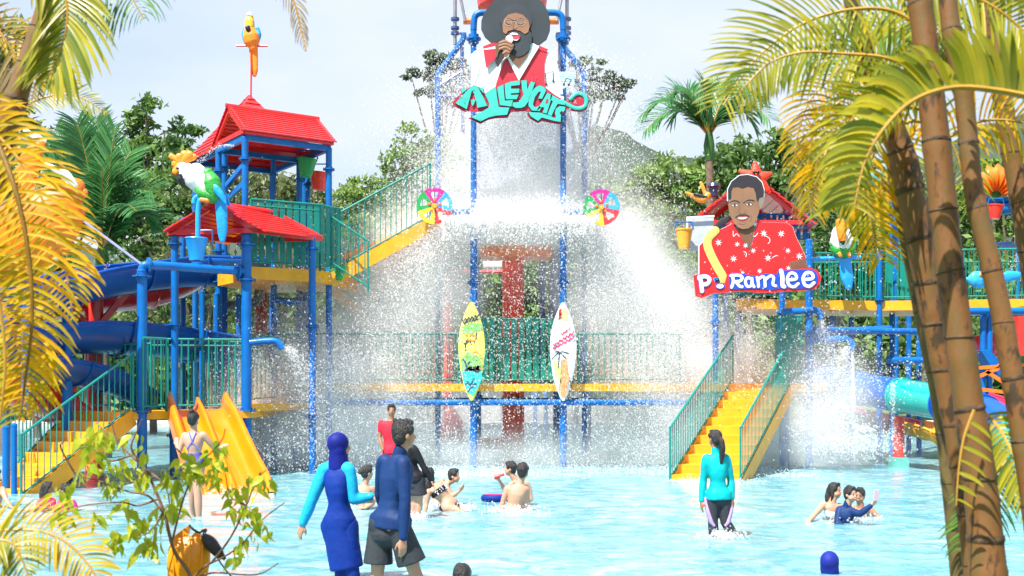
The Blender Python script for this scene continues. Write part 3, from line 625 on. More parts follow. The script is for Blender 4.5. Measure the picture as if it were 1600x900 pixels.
# left staircase, coming towards the camera
stairs(LT, W(-18, 19.3, -.12), W(22, 18.8, -.12)+Vector((.12, 0, 0)), W(118, 22.9, zl), W(208, 21.5, zl), 8, 1.12, .15)
post(LT, 22, 18.85, -.3, 1.15, .10, ()); post(LT, 10, 19.3, -.3, 1.1, .13, ())
# climbing stair from the upper deck up to the bucket platform
stairs(LT, P(515, 432, 24.9), P(530, 405, 26.3), P(672, 345, 25.4), P(700, 332, 26.6), 9, 1.3, .12, (0,), drop=.30)
stairs(LT, P(470, 410, 27.6), P(470, 410, 28.2), P(600, 510, 27.6), P(600, 510, 28.2), 8, 1.1, .14, (0,), drop=.26)
railing(LT, P(515, 415, 24.6), P(575, 455, 24.6), 1.1, .13, name='railing')
# water nozzles
pipe(LT, [P(386, 536, 22.8), P(415, 533, 22.8), P(430, 533, 22.8), P(437, 538, 22.8), P(442, 545, 22.8)], .07, name='water_nozzle')
pipe(LT, [P(425, 467, 25), P(450, 471, 25), P(470, 470, 25)], .075, name='water_nozzle')
GRNB = mat('green_bucket_plastic', (.01, .30, .08), .35)
def bucket(parent, c, r, h, m, name='bucket', tilt=0):
    q = MB(); q.lathe((0, 0, 0), [(r*.6, -h), (r*.62, -h), (r, 0), (r*1.08, 0), (r*1.08, .03), (r*.94, .03), (r*.56, -h+.03)], 16)
    me = q.mesh(name, m, smooth=True); o = link(me, name, parent, c, (0, tilt, 0)); return o
def tipping(label, c, r, h, m, group='tipping buckets on the frames', tilt=.1):
    t = thing('tipping_bucket', label, 'bucket', c, group); bucket(t, c, r, h, m, 'bucket_shell', tilt)
    q = MB(); q.tube([Vector(c)+Vector((-r*1.1, 0, .02)), Vector(c)+Vector((-r*.9, 0, r)), Vector(c)+Vector((r*.9, 0, r)), Vector(c)+Vector((r*1.1, 0, .02))], .02, 6); q.build('handle', BLUE, t, True)
tipping('green tipping bucket under the tall red roof', P(480, 250, 25.8), .22, .4, GRNB)
tipping('red tipping bucket peeping past the right post of the tall red roof', P(500, 272, 26.6), .24, .38, RED)
tipping('small green tipping bucket below the climbing stair', P(531, 418, 25), .17, .3, GRNB)
# ------------------------------------------------------------------ BUCKET TOWER (centre)
BT = thing('bucket_tower', 'tall blue pipe frame with crash plate and long railed deck in the middle', 'water tower', (0, 25.5, 0))
dc = 25.5; s_ = FPX/dc
for px in (740, 880):
    post(BT, px, dc, -.3, 5.85, .16, (4.2, 1.5)); pipe(BT, [W(px, dc, 5.7), W(px, dc, 8), W(px, dc, 10.05)], .068, name='post', smooth=2)
pipe(BT, [W(740, dc, 9.95), W(740.5, dc, 10.15), W(743, dc, 10.28), W(750, dc, 10.34), W(765, dc, 10.35), W(855, dc, 10.35), W(870, dc, 10.34), W(877, dc, 10.28), W(879.5, dc, 10.15), W(880, dc, 9.95)], .075, name='top_pipe', smooth=3)
for px in (740, 880):
    q = MB(); c = W(px, dc, 9.75); q.tube([c-Z*.1, c+Z*.1], .12, 12); q.tube([c-Z*.02, c+Z*.02], .17, 12); q.build('flange', BLUE, BT, True)
    for dy in (2.0,): post(BT, px+(6 if px < 800 else -6), dc+dy, -.3, 9.6, .15, (5.5, 3.9, 1.6))
DKS = mat('dark_blue_steel', (.03, .07, .22), .4, .15, 5)
for sx in (-1, 1):
    X = lambda q_: 800+10*0+(q_-800)*1 if sx < 0 else 800+(1622-q_-800)
    def Q(px, py, d=26.6): return P(px if sx < 0 else 1601-px-4, py, d)
    pipe(BT, [Q(711, -40), Q(711, 70)], .045, STEEL, 'stay_post', 8, 0); pipe(BT, [Q(714, -30, 25.9), Q(727, 33, 25.9)], .035, STEEL, 'stay_post', 8, 0)
    pipe(BT, [Q(724, 52), Q(722, 64), Q(690, 108), Q(684, 120), Q(684, 150), Q(684, 260)], .07, BLUE, 'side_frame', 10, 3)
    pipe(BT, [Q(722, 60), Q(722, 150), Q(724, 210)], .045, DKS, 'side_frame', 8, 0); pipe(BT, [Q(684, 136), Q(722, 112)], .05, DKS, 'side_frame', 8, 0); pipe(BT, [Q(684, 151), Q(740, 151)], .055, DKS, 'side_frame', 8, 0)
    pipe(BT, [Q(711, 52), Q(724, 52)], .03, DKS, 'side_frame', 6, 0); pipe(BT, [Q(724, 33, 26), Q(742, 33, 26)], .08, ORG, 'side_frame', 8, 0)
    for yy_ in (44, 52, 30): q = MB(); q.tube([Q(711, yy_-2), Q(711, yy_+2)], .1, 10); q.build('flange', DKS, BT, True)
    pipe(BT, [Q(684, 255), Q(684, 420), Q(684, 715)], .06, BLUE, 'side_frame', 8, 0)
# crash plate and wheel arms
q = MB(); q.box((.16, 26.1, 5.55), (2.7, 1.5, .12)); q.build('crash_plate', mat('plate_paint', (.45, .5, .55), .5), BT)
q = MB(); q.box((.1, 27.0, 5.05), (1.7, 1.0, .25)); q.build('plate_support', ORG, BT)
for a, b in ((740, 692), (880, 926)): pipe(BT, [P(a, 326, 25.4), P((a*3+b)/4, 331, 25.3), P(b, 331, 25.2)], .07, name='wheel_arm')
# red riser column and elbow
q = MB(); c = W(802, 28.2, 0); q.tube([c-Z*.3, c+Z*5.4], .275, 24); q.build('riser_column', mat('orange_red_paint', (.85, .075, .03), .45, .1, 3), BT, True)
pipe(BT, [W(744, 27.9, .42), W(765, 28.0, .42), W(795, 28.2, .42)], .14, RED, 'riser_branch', 14, 2)
q = MB(); c = W(744, 27.9, 0); q.tube([c-Z*.3, c+Z*.62], .12, 12); q.build('riser_branch', RED, BT, True)
# long deck, beam, legs
zc = 1.90
deck(BT, [W(430, 25.45, 0), W(1062, 25.45, 0), W(1075, 27.8, 0), W(430, 27.8, 0)], zc, .17)
q = MB(); q.tube([W(400, 25.35, 1.48), W(1075, 25.35, 1.48)], .075, 10); q.build('deck_beam', BLUE, BT, True)
q = MB(); q.tube([W(400, 27.7, 1.5), W(1075, 27.7, 1.5)], .075, 10); q.build('deck_beam', BLUE, BT, True)
railing(BT, W(392, 25.55, zc), W(716, 25.55, zc), 1.14, .138); railing(BT, W(903, 25.55, zc), W(1062, 25.55, zc), 1.14, .138)
railing(BT, W(500, 27.6, zc), W(1060, 27.6, zc), 1.14, .17)
railing(BT, W(752, 26.2, zc), W(866, 26.2, zc), 1.52, .165, slat=.125, name='slat_guard')
for px, fy in ((685, 712), (748, 716), (836, 695), (853, 706), (868, 716), (874, 722), (920, 712), (610, 700), (520, 712), (1010, 712), (486, 728)):
    d = dist_on_water(fy); post(BT, px, d, -.3, 1.85, .13, ())
for px, d, z1 in ((848, 28.6, 5.2), (862, 27.8, 5.2), (872, 28.2, 5.2), (745, 27.9, 5.2)): post(BT, px, d, 1.9, z1, .16, (3.4,), m=DKS)
q = MB(); q.tube([P(700, 360, 30), P(700, 640, 30)], .13, 12); q.tube([P(703, 640, 30), P(706, 660, 30), P(706, 692, 30)], [.14, .3, .34], 12); q.build('red_hydrant', RED, BT, True)
pipe(BT, [P(700, 425, 30), P(790, 425, 30)], .06, RED, 'cross_pipe', 8, 0)
q = MB(); q.tube([P(755, 415, 30.5), P(784, 415, 30.5)], .18, 12); q.build('white_pipe', WHITE, BT, True)
# top bucket
q = MB(); q.lathe(P(800, -35, 26.4), [(.55, -.95), (.62, -.93), (.80, -.72), (1.02, .9), (1.08, .92), (1.08, .99), (.98, .99), (.74, -.6)], 32)
tb = q.build('tipping_bucket', mat('bucket_red', (.70, .06, .05), .4, .08, 3)); tag(tb, 'huge red tipping bucket above the hat of the painted singer', 'bucket')
# ------------------------------------------------------------------ RIGHT TOWER
RT = thing('play_tower', 'blue posted tower with broad front staircase and long teal railed upper walkway', 'play tower', (5.7, 26.5, 0))
f0, f1 = W(1047, 21.9, -.08), W(1157, 21.8, -.08); t0, t1 = W(1145, 25.5, zc), W(1237, 25.5, zc)
stairs(RT, f0, f1, t0, t1, 11, 1.10, .105, drop=.34)
deck(RT, [W(1062, 25.45, 0), W(1290, 25.45, 0), W(1290, 28.2, 0), W(1062, 28.2, 0)], zc-.004, .17)
for px, d, z1, c in ((1118, 25.6, 5.1, (3.3,)), (1134, 27.6, 5.1, (3.3,)), (1155, 28.3, 5.0, (3.3,)), (1222, 25.9, 5.0, (3.55, 4.2)), (1264, 25.5, 5.15, (4.4, 3.0, 1.5)), (1229, 25.9, 1.7, ()), (1374, 27.9, 5.2, (3.2, 4.0)), (1394, 29.0, 6.2, (3.2, 2.4)), (1400, 31.5, 6.2, (4.0,)), (1420, 31.5, 6.4, (4.0,)), (1170, 26.5, 1.9, ()), (1300, 28.5, 3.6, ()), (1436, 31, 3.7, ()), (1536, 27.2, 3.6, ()), (1546, 27.2, 3.6, ()), (1330, 29, 3.6, ())):
    post(RT, px, d, -.3, z1, .17 if px == 1264 else .14, c)
# red gable roof facing the camera
A = P(1082, 347, 26.2); B_ = P(1262, 352, 26.2); A.z = B_.z = 5.68
gable_roof(RT, A, B_, Vector((.3, 2.6, 0)), 1.05, 10, .12)
q = MB(); q.beam(A+Vector((0, .1, -.05)), B_+Vector((0, .1, -.05)), .1, .14); q.build('roof_beam', BLUE, RT)
railing(RT, P(1186, 380, 27.2), P(1262, 380, 27.2), .7, .14, slat=.1, m=BLUE, name='slat_guard')
# upper walkway
zw = 3.98
wd_ = [W(1150, 27.2, 0), W(1372, 27.9, 0), W(1640, 27.2, 0), W(1640, 29.4, 0), W(1372, 30.2, 0), W(1150, 29.6, 0)]
deck(RT, wd_, zw, .24)
railing(RT, W(1262, 27.5, zw), W(1368, 27.9, zw), 1.15, .10); railing(RT, W(1376, 28, zw), W(1640, 27.4, zw), 1.25, .115)
railing(RT, W(1262, 29.6, zw), W(1640, 29.4, zw), 1.15, .13)
railing(RT, W(1385, 28.4, zw), W(1425, 28.4, zw), 1.35, .16, slat=.13, name='slat_guard')
railing(RT, W(1150, 27.25, zw), W(1235, 27.4, zw), .95, .19, slat=.16, name='slat_guard')
railing(RT, W(1212, 25.6, 1.9), W(1252, 25.6, 1.9), 1.55, .13, slat=.1, name='slat_guard')
pipe(RT, [W(1270, 25.8, 3.15), W(1330, 26.6, 3.17), W(1500, 28, 3.2)], .08, name='cross_pipe')
pipe(RT, [P(1266, 520, 26), P(1390, 514, 27.8)], .09, name='cross_pipe', smooth=0); pipe(RT, [P(1385, 563, 28), P(1470, 563, 28)], .09, name='cross_pipe', smooth=0)
pipe(RT, [P(1262, 533, 25.5), P(1310, 530, 25.5), P(1324, 531, 25.5), P(1331, 537, 25.5), P(1332, 545, 25.5)], .075, name='water_nozzle')
pipe(RT, [P(1222, 487, 25.4), P(1250, 486, 25.4), P(1270, 484, 25.4), P(1280, 488, 25.4), P(1282, 498, 25.4)], .075, name='water_nozzle')
pipe(RT, [P(1500, 486, 27), P(1640, 486, 27)], .09, name='deck_beam', smooth=0)
# upper right corner decorations: far gallery with the orange shell
pipe(RT, [P(1538, 330, 30), P(1640, 318, 30)], .16, name='roof_beam', smooth=0); pipe(RT, [P(1538, 316, 30), P(1640, 304, 30)], .08, name='roof_beam', smooth=0)
post(RT, 1545, 30, 3.9, 6.9, .12, ()); post(RT, 1590, 30, 3.9, 6.9, .12, ())
def sheet(name, rows, m, parent=None, th=.03, smooth=True):
    q = MB(); q.grid(rows); o = q.build(name, m, parent, smooth, 50); md = o.modifiers.new('thick', 'SOLIDIFY'); md.thickness = th; md.offset = 0; return o
# orange scallop shell
q = MB(); c = P(1556, 312, 29.8); rows = []
for k in range(6):
    f = k/5; row = []
    for j in range(33):
        a = math.radians(160-140*j/32); r_ = .25+.62*f; fl = 1+.07*math.cos(j*math.pi/2)
        row.append(c+Vector((math.cos(a)*r_*fl*(.75+.25*f), -.25*math.sin(f*2.6)+.03*math.cos(j*math.pi/2), math.sin(a)*r_*fl)))
    rows.append(row)
sh = sheet('scallop_shell', rows, ORG, None, .04); tag(sh, 'orange scallop shell ornament on the blue beam at the upper right', 'ornament')
tipping('small red tipping bucket hanging under the orange shell', P(1556, 322, 29.6), .2, .34, RED)
# ================================================================== SLIDES
def flume(name, label, path, r, m, cat='slide', wall=.12, th=.05, rimm=None, joints=3, a0=-100, a1=100, group=None):
    pts = catmull(path, 8); t = thing(name, label, cat, (pts[0].x, pts[0].y, 0), group); rows = []; rim = ([], [])
    for i, p in enumerate(pts):
        T = (pts[min(i+1, len(pts)-1)]-pts[max(i-1, 0)]).normalized(); X = T.cross(Vector((0, 0, 1))).normalized(); Y = X.cross(T).normalized(); row = []
        for j in range(17):
            a = math.radians(a0+(a1-a0)*j/16); row.append(p+X*math.sin(a)*r-Y*math.cos(a)*r)
        rim[0].append(row[0]); rim[1].append(row[-1]); rows.append(row)
    sheet('chute', rows, m, t, th)
    for rr_ in rim: q = MB(); q.tube(rr_, .035, 8); q.build('rim', rimm or m, t, True)
    for k in range(1, joints+1):
        i = int(len(rows)*k/(joints+1)); q = MB(); c = pts[i]; row = [c+(p-c)*1.09 for p in rows[i]]; q.tube(row, .028, 6); q.build('joint_flange', m, t, True)
    return t
flume('flume', 'upper dark blue open flume curving behind the lower red roof', [P(-20, 470, 20.5), P(60, 448, 21.5), P(130, 428, 22.8), P(210, 415, 24.3), P(290, 408, 25.4), P(350, 408, 25.8), P(410, 408, 26.2)], .56, BLUES, a0=-94, a1=94)
flume('flume', 'lower dark blue open flume passing behind the teal railing', [P(-60, 520, 20.0), P(30, 512, 21.2), P(130, 506, 23.0), P(230, 512, 24.4), P(320, 524, 25.6), P(420, 540, 26.6)], .60, BLUES, a0=-92, a1=92)
flume('flume', 'lowest dark blue flume ending under the lower deck', [P(60, 560, 21), P(130, 572, 22.6), P(190, 590, 23.6), P(245, 615, 23.8)], .40, BLUES, a0=-92, a1=92)
flume('flume', 'red open flume between the two blue flumes', [P(350, 402, 27), P(312, 420, 26.6), P(262, 444, 26), P(200, 456, 25.2), P(120, 462, 24.0), P(40, 480, 23)], .40, mat('red_fibreglass', (.72, .03, .012), .22, .1, 2, coat=.5), a0=-85, a1=85)
t = thing('slide_support', 'thick red column with slanting struts carrying the flumes', 'support', W(143, 23.9, -.3))
q = MB(); c = W(147, 23.9, -.3); q.tube([c, c+Z*4.4], .19, 16); q.build('column', RED, t, True)
q = MB(); q.beam(P(152, 512, 23.8), P(200, 455, 24.2), .13, .13); q.beam(P(140, 512, 23.8), P(85, 460, 23), .13, .13); q.build('strut', RED, t)
t = thing('slide_support', 'red lattice support behind the yellow fronds at the far left', 'support', W(40, 22, -.3))
for px in (-10, 105): post(t, px, 21.8, -.3, 3.4, .2, (), m=BLUE, name='column')
for py in (490, 530, 570, 610): q = MB(); q.beam(P(-30, py, 21.8), P(120, py-3, 22.4), .12, .14); q.build('cross_beam', RED, t)
q = MB(); q.beam(P(-20, 600, 21.9), P(110, 500, 22.3), .1, .12); q.build('cross_beam', RED, t)
flume('flume', 'red flume ending low behind the left staircase', [P(-60, 560, 20.6), P(10, 590, 21.2), P(70, 615, 22.3), P(110, 640, 23.4)], .45, RED, a0=-90, a1=90)
# --- yellow double slide
t = thing('double_slide', 'glossy orange yellow double slide running down into the pool', 'slide', W(330, 20, 0))
Lp = [W(262, 22.2, 1.36), W(264, 21.9, 1.34), W(270, 21.3, 1.10), W(280, 20.6, .72), W(292, 19.9, .34), W(300, 19.3, .08), W(304, 18.8, -.04)]
Rp = [W(356, 22.5, 1.36), W(359, 22.2, 1.34), W(372, 21.6, 1.10), W(388, 20.9, .70), W(404, 20.2, .34), W(419, 19.5, .08), W(427, 19.0, -.04)]
Lp, Rp = catmull(Lp, 6), catmull(Rp, 6)
prof = [(-.03, -.12), (-.03, .20), (-.01, .27), (.03, .29), (.07, .27), (.095, .20), (.11, .06), (.14, .0), (.27, -.01), (.41, .0), (.445, .06), (.455, .15), (.475, .2), (.5, .21), (.525, .2), (.545, .15), (.555, .06), (.59, 0), (.73, -.01), (.86, 0), (.89, .06), (.905, .20), (.93, .27), (.97, .29), (1.01, .27), (1.03, .20), (1.03, -.12)]
rows = []
for i, (a, b_) in enumerate(zip(Lp, Rp)):
    f = i/(len(Lp)-1); lip = 1+.25*math.exp(-(f/.09)**2); end = 1-.75*max(0, (f-.82)/.18)**1.5
    rows.append([a.lerp(b_, u)+Z*h*(lip if h > .1 else 1)*(end if h > .02 else 1) for u, h in prof])
q = MB(); q.grid(rows); o = q.build('chute', ORY, t, True, 75); md = o.modifiers.new('round', 'SUBSURF'); md.levels = md.render_levels = 1
q = MB(); q.box(W(309, 22.4, 1.25), (1.3, .3, .1)); q.build('entry_plate', YEL, t)
# --- tube slide right
t = thing('tube_slide', 'closed tube slide in blue and teal rings sweeping down behind the palm stems', 'slide', W(1400, 25, 0))
pth = catmull([P(1250, 585, 29.5), P(1300, 598, 27.6), P(1370, 612, 26.2), P(1430, 622, 24.8), P(1495, 634, 23.2), P(1555, 660, 21.4), P(1605, 705, 19.8), P(1650, 760, 18.8), P(1680, 830, 18.4)], 8)
TEALS = mat('teal_fibreglass', (.0, .34, .30), .22, .1, 2, coat=.5)
k0 = 0; cols = [BLUES, BLUES, TEALS, BLUES, BLUES, TEALS, BLUES]; bnd = [0, 13, 21, 30, 37, 45, 54, len(pth)-1]
for k in range(7):
    seg = pth[bnd[k]:bnd[k+1]+1]; q = MB(); q.tube(seg, .385, 24, False); q.tube(seg[:1]+[seg[0].lerp(seg[1], .25)], .425, 24); q.build('tube_segment', cols[k], t, True)
    q = MB(); side = [p+Vector((0, -.385, -.06)) for p in seg]; q.tube(side, .012, 5); q.build('seam', cols[k], t, True)
q = MB(); c = W(1404, 25.6, 0); q.tube([c-Z*.1, c+Z*1.15], .13, 16); q.build('support_post', RED, t, True)
q = MB(); q.box(W(1404, 25.6, .05), (.36, .36, .34)); q.build('pedestal', mat('teal_plinth', (.12, .42, .36), .6), t)
flume('slide', 'red open slide end with yellow and teal lip under the tube slide', [P(1290, 625, 32), P(1350, 640, 31), P(1400, 650, 30), P(1425, 655, 29.6)], .42, mat('wine_red_fibreglass', (.45, .02, .05), .3), a0=-80, a1=80)
flume('slide', 'yellow open slide piece under the tube slide beside the palm stems', [P(1425, 655, 29.6), P(1460, 662, 28.6), P(1500, 680, 27.6), P(1540, 705, 26.6)], .42, YEL, a0=-80, a1=80)
# red and pink pieces between the stems at the right edge
t = thing('tube_slide', 'crimson tube slide seen between the palm stems under the walkway', 'slide', P(1540, 540, 29))
PINK = mat('crimson_fibreglass', (.62, .015, .06), .25, .1, 3, coat=.4)
for k in range(3):
    a, b_ = P(1520+22*k, 545-4*k, 29), P(1542+22*k, 541-4*k, 29); q = MB(); q.tube([a, b_], .33, 20); q.tube([b_, b_+(b_-a)*.1], .37, 20); q.build('tube_segment', PINK, t, True)
t = thing('slide_support', 'orange red lattice frame between the palm stems at the right edge', 'support', P(1560, 590, 26))
for a, b_ in (((1525, 575), (1600, 570)), ((1525, 590), (1560, 575)), ((1540, 580), (1580, 605)), ((1530, 608), (1590, 615)), ((1560, 570), (1600, 600))): q = MB(); q.beam(P(*a, 26), P(*b_, 26), .07, .08); q.build('cross_beam', ORG, t)
q = MB(); q.box(P(1600, 525, 26), (.5, .5, .9)); q.build('red_panel', RED, t)
flume('slide', 'crimson open slide rising behind the blue tube at the right edge', [P(1535, 612, 24), P(1565, 622, 23.6), P(1600, 640, 23), P(1650, 670, 22)], .26, PINK, a0=-80, a1=80)
t = thing('water_scoop', 'blue tilting water scoop hanging from two posts between the palm stems', 'scoop', P(1552, 560, 26.8))
q = MB(); q.prism([P(1533, 548, 26.6), P(1546, 546, 26.6), P(1572, 576, 26.6), P(1570, 590, 26.6), P(1552, 578, 26.6)], (0, .5, 0)); q.build('scoop_body', BLUE, t)
# ================================================================== SIGNS (flat painted cut-outs, real thickness)
def cutp(parent, name, pts, fr, d, y0, th, m, grow=0.0):
    ox, oy, sc = fr; w_ = [P(ox+x/sc, oy+y/sc, d) for x, y in pts]
    if grow:
        c = sum(w_, Vector())/len(w_); w_ = [c+(p-c)*(1+grow) for p in w_]
    q = MB(); q.prism([p+Vector((0, -y0, 0)) for p in w_], (0, -th, 0)); return q.build(name, m, parent)
def stroke(parent, name, lines, fr, d, y0, wpx, m, smooth=4, sq=.3):
    ox, oy, sc = fr; q = MB()
    for ln in lines:
        pts = [P(ox+x/sc, oy+y/sc, d) for x, y in ln]; k0 = len(q.v); q.tube(catmull(pts, smooth) if smooth and len(pts) > 2 else pts, wpx/2/sc*d/FPX, 8)
        for i in (0, -1):
            q.ball(pts[i], wpx/2/sc*d/FPX, 8, 6)
        yo = random.uniform(0, .002)
        q.v[k0:] = [(a[0], d-y0-yo+(a[1]-d)*sq, a[2]) for a in q.v[k0:]]
    return q.build(name, m, parent, True)
def ellip(cx, cy, rx, ry, n=20, a0=0): return [(cx+rx*math.cos(2*math.pi*i/n+a0), cy+ry*math.sin(2*math.pi*i/n+a0)) for i in range(n)]
SKN = mat('painted_brown', (.15, .065, .035), .5, .18, 3); SKL = mat('painted_light_brown', (.25, .115, .06), .5, .15, 3)
VRED = mat('painted_red', (.56, .02, .04), .45, .1, 3); PW = mat('painted_white', (.68, .78, .82), .5, .08, 2); CHAR = mat('painted_charcoal', (.018, .028, .038), .7, .3, 2); SH = mat('painted_fold_blue', (.42, .62, .70), .5, .1, 3)
TQ = mat('painted_turquoise', (.03, .42, .36), .5, .1, 3); DKR = mat('painted_dark_red', (.40, .01, .04), .5, .1, 3); INK = mat('painted_ink', (.02, .015, .02), .5); LIP = mat('painted_lip', (.45, .06, .07), .5); GREY = mat('painted_grey', (.35, .36, .38), .5)
def sign1():
    d = 25.1; fr = (700, 0, 6.92); lo = (700, 110, 6.92)
    t = thing('painted_sign', 'cut-out of a bearded singer in huge dark hat and red vest over ALLEYCATS lettering', 'sign', P(805, 190, d))
    cutp(t, 'shirt', [(245, 620), (262, 585), (300, 553), (385, 522), (480, 500), (900, 480), (1080, 548), (1135, 600), (1175, 690), (1200, 790), (1235, 960), (1262, 1160), (1180, 1180), (600, 1060), (500, 1080), (245, 1100), (250, 800)], fr, d, 0, .05, PW)
    cutp(t, 'music_sheet', [(1110, 790), (1180, 776), (1362, 788), (1368, 910), (1290, 940), (1110, 1010)], fr, d, .01, .02, SH)
    cutp(t, 'hat', [(360, 330), (362, 240), (390, 160), (440, 85), (500, 20), (560, -45), (640, -85), (730, -98), (820, -85), (920, -40), (1010, 30), (1075, 130), (1105, 250), (1100, 350), (1065, 440), (985, 500), (900, 480), (820, 420), (560, 470), (470, 478), (400, 415)], fr, d, .055, .05, CHAR)
    cutp(t, 'hat_crown', [(560, 250), (600, 120), (690, 60), (800, 70), (880, 150), (905, 260), (880, 330), (600, 330)], fr, d, .11, .012, mat('painted_dark_shadow', (.025, .03, .045), .6, .2, 3))
    cutp(t, 'vest_panel', [(380, 520), (480, 480), (548, 482), (512, 560), (516, 645), (415, 752), (396, 640)], fr, d, .11, .012, VRED)
    cutp(t, 'vest_panel', [(520, 915), (560, 790), (600, 680), (645, 640), (700, 760), (765, 892), (850, 740), (970, 545), (1070, 578), (1042, 700), (1042, 850), (1058, 1030), (900, 960), (760, 910), (600, 960), (505, 1010)], fr, d, .052, .02, VRED)
    cutp(t, 'shoulder_stripe', [(386, 548), (510, 520), (514, 548), (390, 556)], fr, d, .124, .006, PW); cutp(t, 'shoulder_stripe', [(985, 505), (1080, 545), (1068, 580), (960, 540)], fr, d, .075, .01, VRED)
    cutp(t, 'neck', [(655, 620), (700, 560), (880, 500), (892, 540), (850, 640), (762, 750), (700, 690)], fr, d, .13, .01, SKN)
    cutp(t, 'collar', [(640, 640), (664, 618), (762, 748), (880, 560), (892, 500), (915, 482), (985, 520), (900, 660), (765, 890), (690, 740)], fr, d, .106, .012, PW)
    cutp(t, 'beard', [(590, 350), (640, 330), (850, 330), (900, 380), (905, 470), (880, 560), (820, 615), (755, 640), (690, 610), (650, 560), (610, 450)], fr, d, .145, .012, CHAR)
    cutp(t, 'face', [(596, 372), (590, 300), (606, 232), (650, 185), (730, 165), (810, 188), (868, 250), (882, 310), (866, 372), (830, 395), (780, 360), (710, 345), (650, 362), (625, 395)], fr, d, .16, .01, SKL)
    cutp(t, 'mouth', [(655, 402), (690, 378), (745, 384), (780, 412), (775, 450), (740, 470), (690, 462), (665, 440)], fr, d, .172, .006, DKR)
    cutp(t, 'teeth', [(662, 398), (695, 380), (740, 385), (762, 406), (720, 402), (690, 402)], fr, d, .18, .004, WHITE); cutp(t, 'teeth', [(705, 452), (740, 458), (768, 444), (745, 466), (715, 464)], fr, d, .18, .004, WHITE)
    cutp(t, 'tongue', [(705, 430), (745, 418), (775, 430), (765, 448), (720, 448)], fr, d, .179, .004, LIP)
    stroke(t, 'brow', [[(622, 240), (650, 228), (682, 240), (712, 252), (740, 242), (780, 226), (822, 242)]], fr, d, .172, 10, INK)
    stroke(t, 'closed_eye', [[(630, 275), (655, 290), (684, 280)], [(745, 282), (780, 296), (818, 280)]], fr, d, .172, 9, INK)
    stroke(t, 'spectacles', [ellip(650, 272, 40, 34, 14)+[(690, 272)], ellip(785, 272, 48, 36, 14)+[(833, 272)], [(690, 268), (715, 262), (737, 268)]], fr, d, .176, 4, GREY)
    stroke(t, 'nose', [[(715, 270), (702, 320), (722, 338), (748, 322)]], fr, d, .173, 9, SKN)
    cutp(t, 'microphone', [(520, 640), (512, 700), (540, 758), (575, 700), (690, 530), (660, 470), (600, 500), (560, 560)], fr, d, .185, .02, INK)
    cutp(t, 'microphone_head', ellip(664, 455, 42, 44), fr, d, .2, .02, mat('painted_pale_grey', (.55, .56, .58), .4))
    cutp(t, 'hand', [(515, 525), (560, 480), (610, 452), (640, 470), (690, 500), (718, 515), (700, 560), (672, 600), (640, 645), (600, 650), (610, 600), (580, 560), (545, 600), (530, 660), (512, 620)], fr, d, .21, .02, SKN)
    stroke(t, 'finger', [[(560, 500), (620, 480), (680, 505)], [(555, 530), (620, 512), (690, 535)], [(560, 565), (620, 545), (670, 570)], [(600, 610), (630, 590), (655, 600)]], fr, d, .232, 24, SKL, sq=.2)
    stroke(t, 'sleeve_fold', [[(300, 640), (340, 760), (290, 900)], [(380, 700), (400, 830), (350, 1000)], [(1110, 650), (1130, 740)]], fr, d, .052, 14, SH)
    stroke(t, 'note', [[(1060, 920), (1052, 800), (1135, 775), (1140, 885)]], fr, d, .06, 9, INK, 0); stroke(t, 'note', [[(1250, 915), (1278, 850), (1332, 862), (1305, 920)]], fr, d, .035, 8, INK, 0)
    for cx, cy, dd in ((1062, 918, .062), (1138, 885, .062), (1252, 915, .036), (1303, 920, .036)): cutp(t, 'note_head', ellip(cx, cy, 13, 10), fr, d, dd, .008, INK)
    stroke(t, 'stave', [[(1055, 830+k*30), (1140, 810+k*26), (1240, 808+k*26), (1360, 815+k*22)] for k in range(4)], fr, d, .054, 3, INK)
    stroke(t, 'signature', [[(905, 790), (930, 820), (915, 900)], [(945, 860), (960, 850), (950, 890)], [(970, 860), (985, 880), (965, 900)]], fr, d, .074, 8, DKR)
    # lettering
    cutp(t, 'backing', [(55, 380), (100, 325), (150, 280), (138, 245), (165, 233), (212, 236), (285, 193), (335, 212), (395, 232), (400, 285), (520, 218), (620, 168), (780, 140), (860, 145), (950, 165), (1060, 228), (1150, 298), (1260, 362), (1300, 315), (1365, 270), (1440, 268), (1500, 320), (1512, 390), (1490, 455), (1430, 480), (1345, 472), (1270, 450), (1262, 482), (1222, 500), (1226, 615), (1130, 602), (1010, 575), (970, 600), (882, 550), (853, 510), (860, 480), (825, 470), (680, 482), (645, 542), (515, 547), (440, 562), (355, 607), (222, 548), (300, 518), (400, 472), (330, 476), (215, 472), (192, 482), (60, 410)], lo, d, .24, .03, DKR)
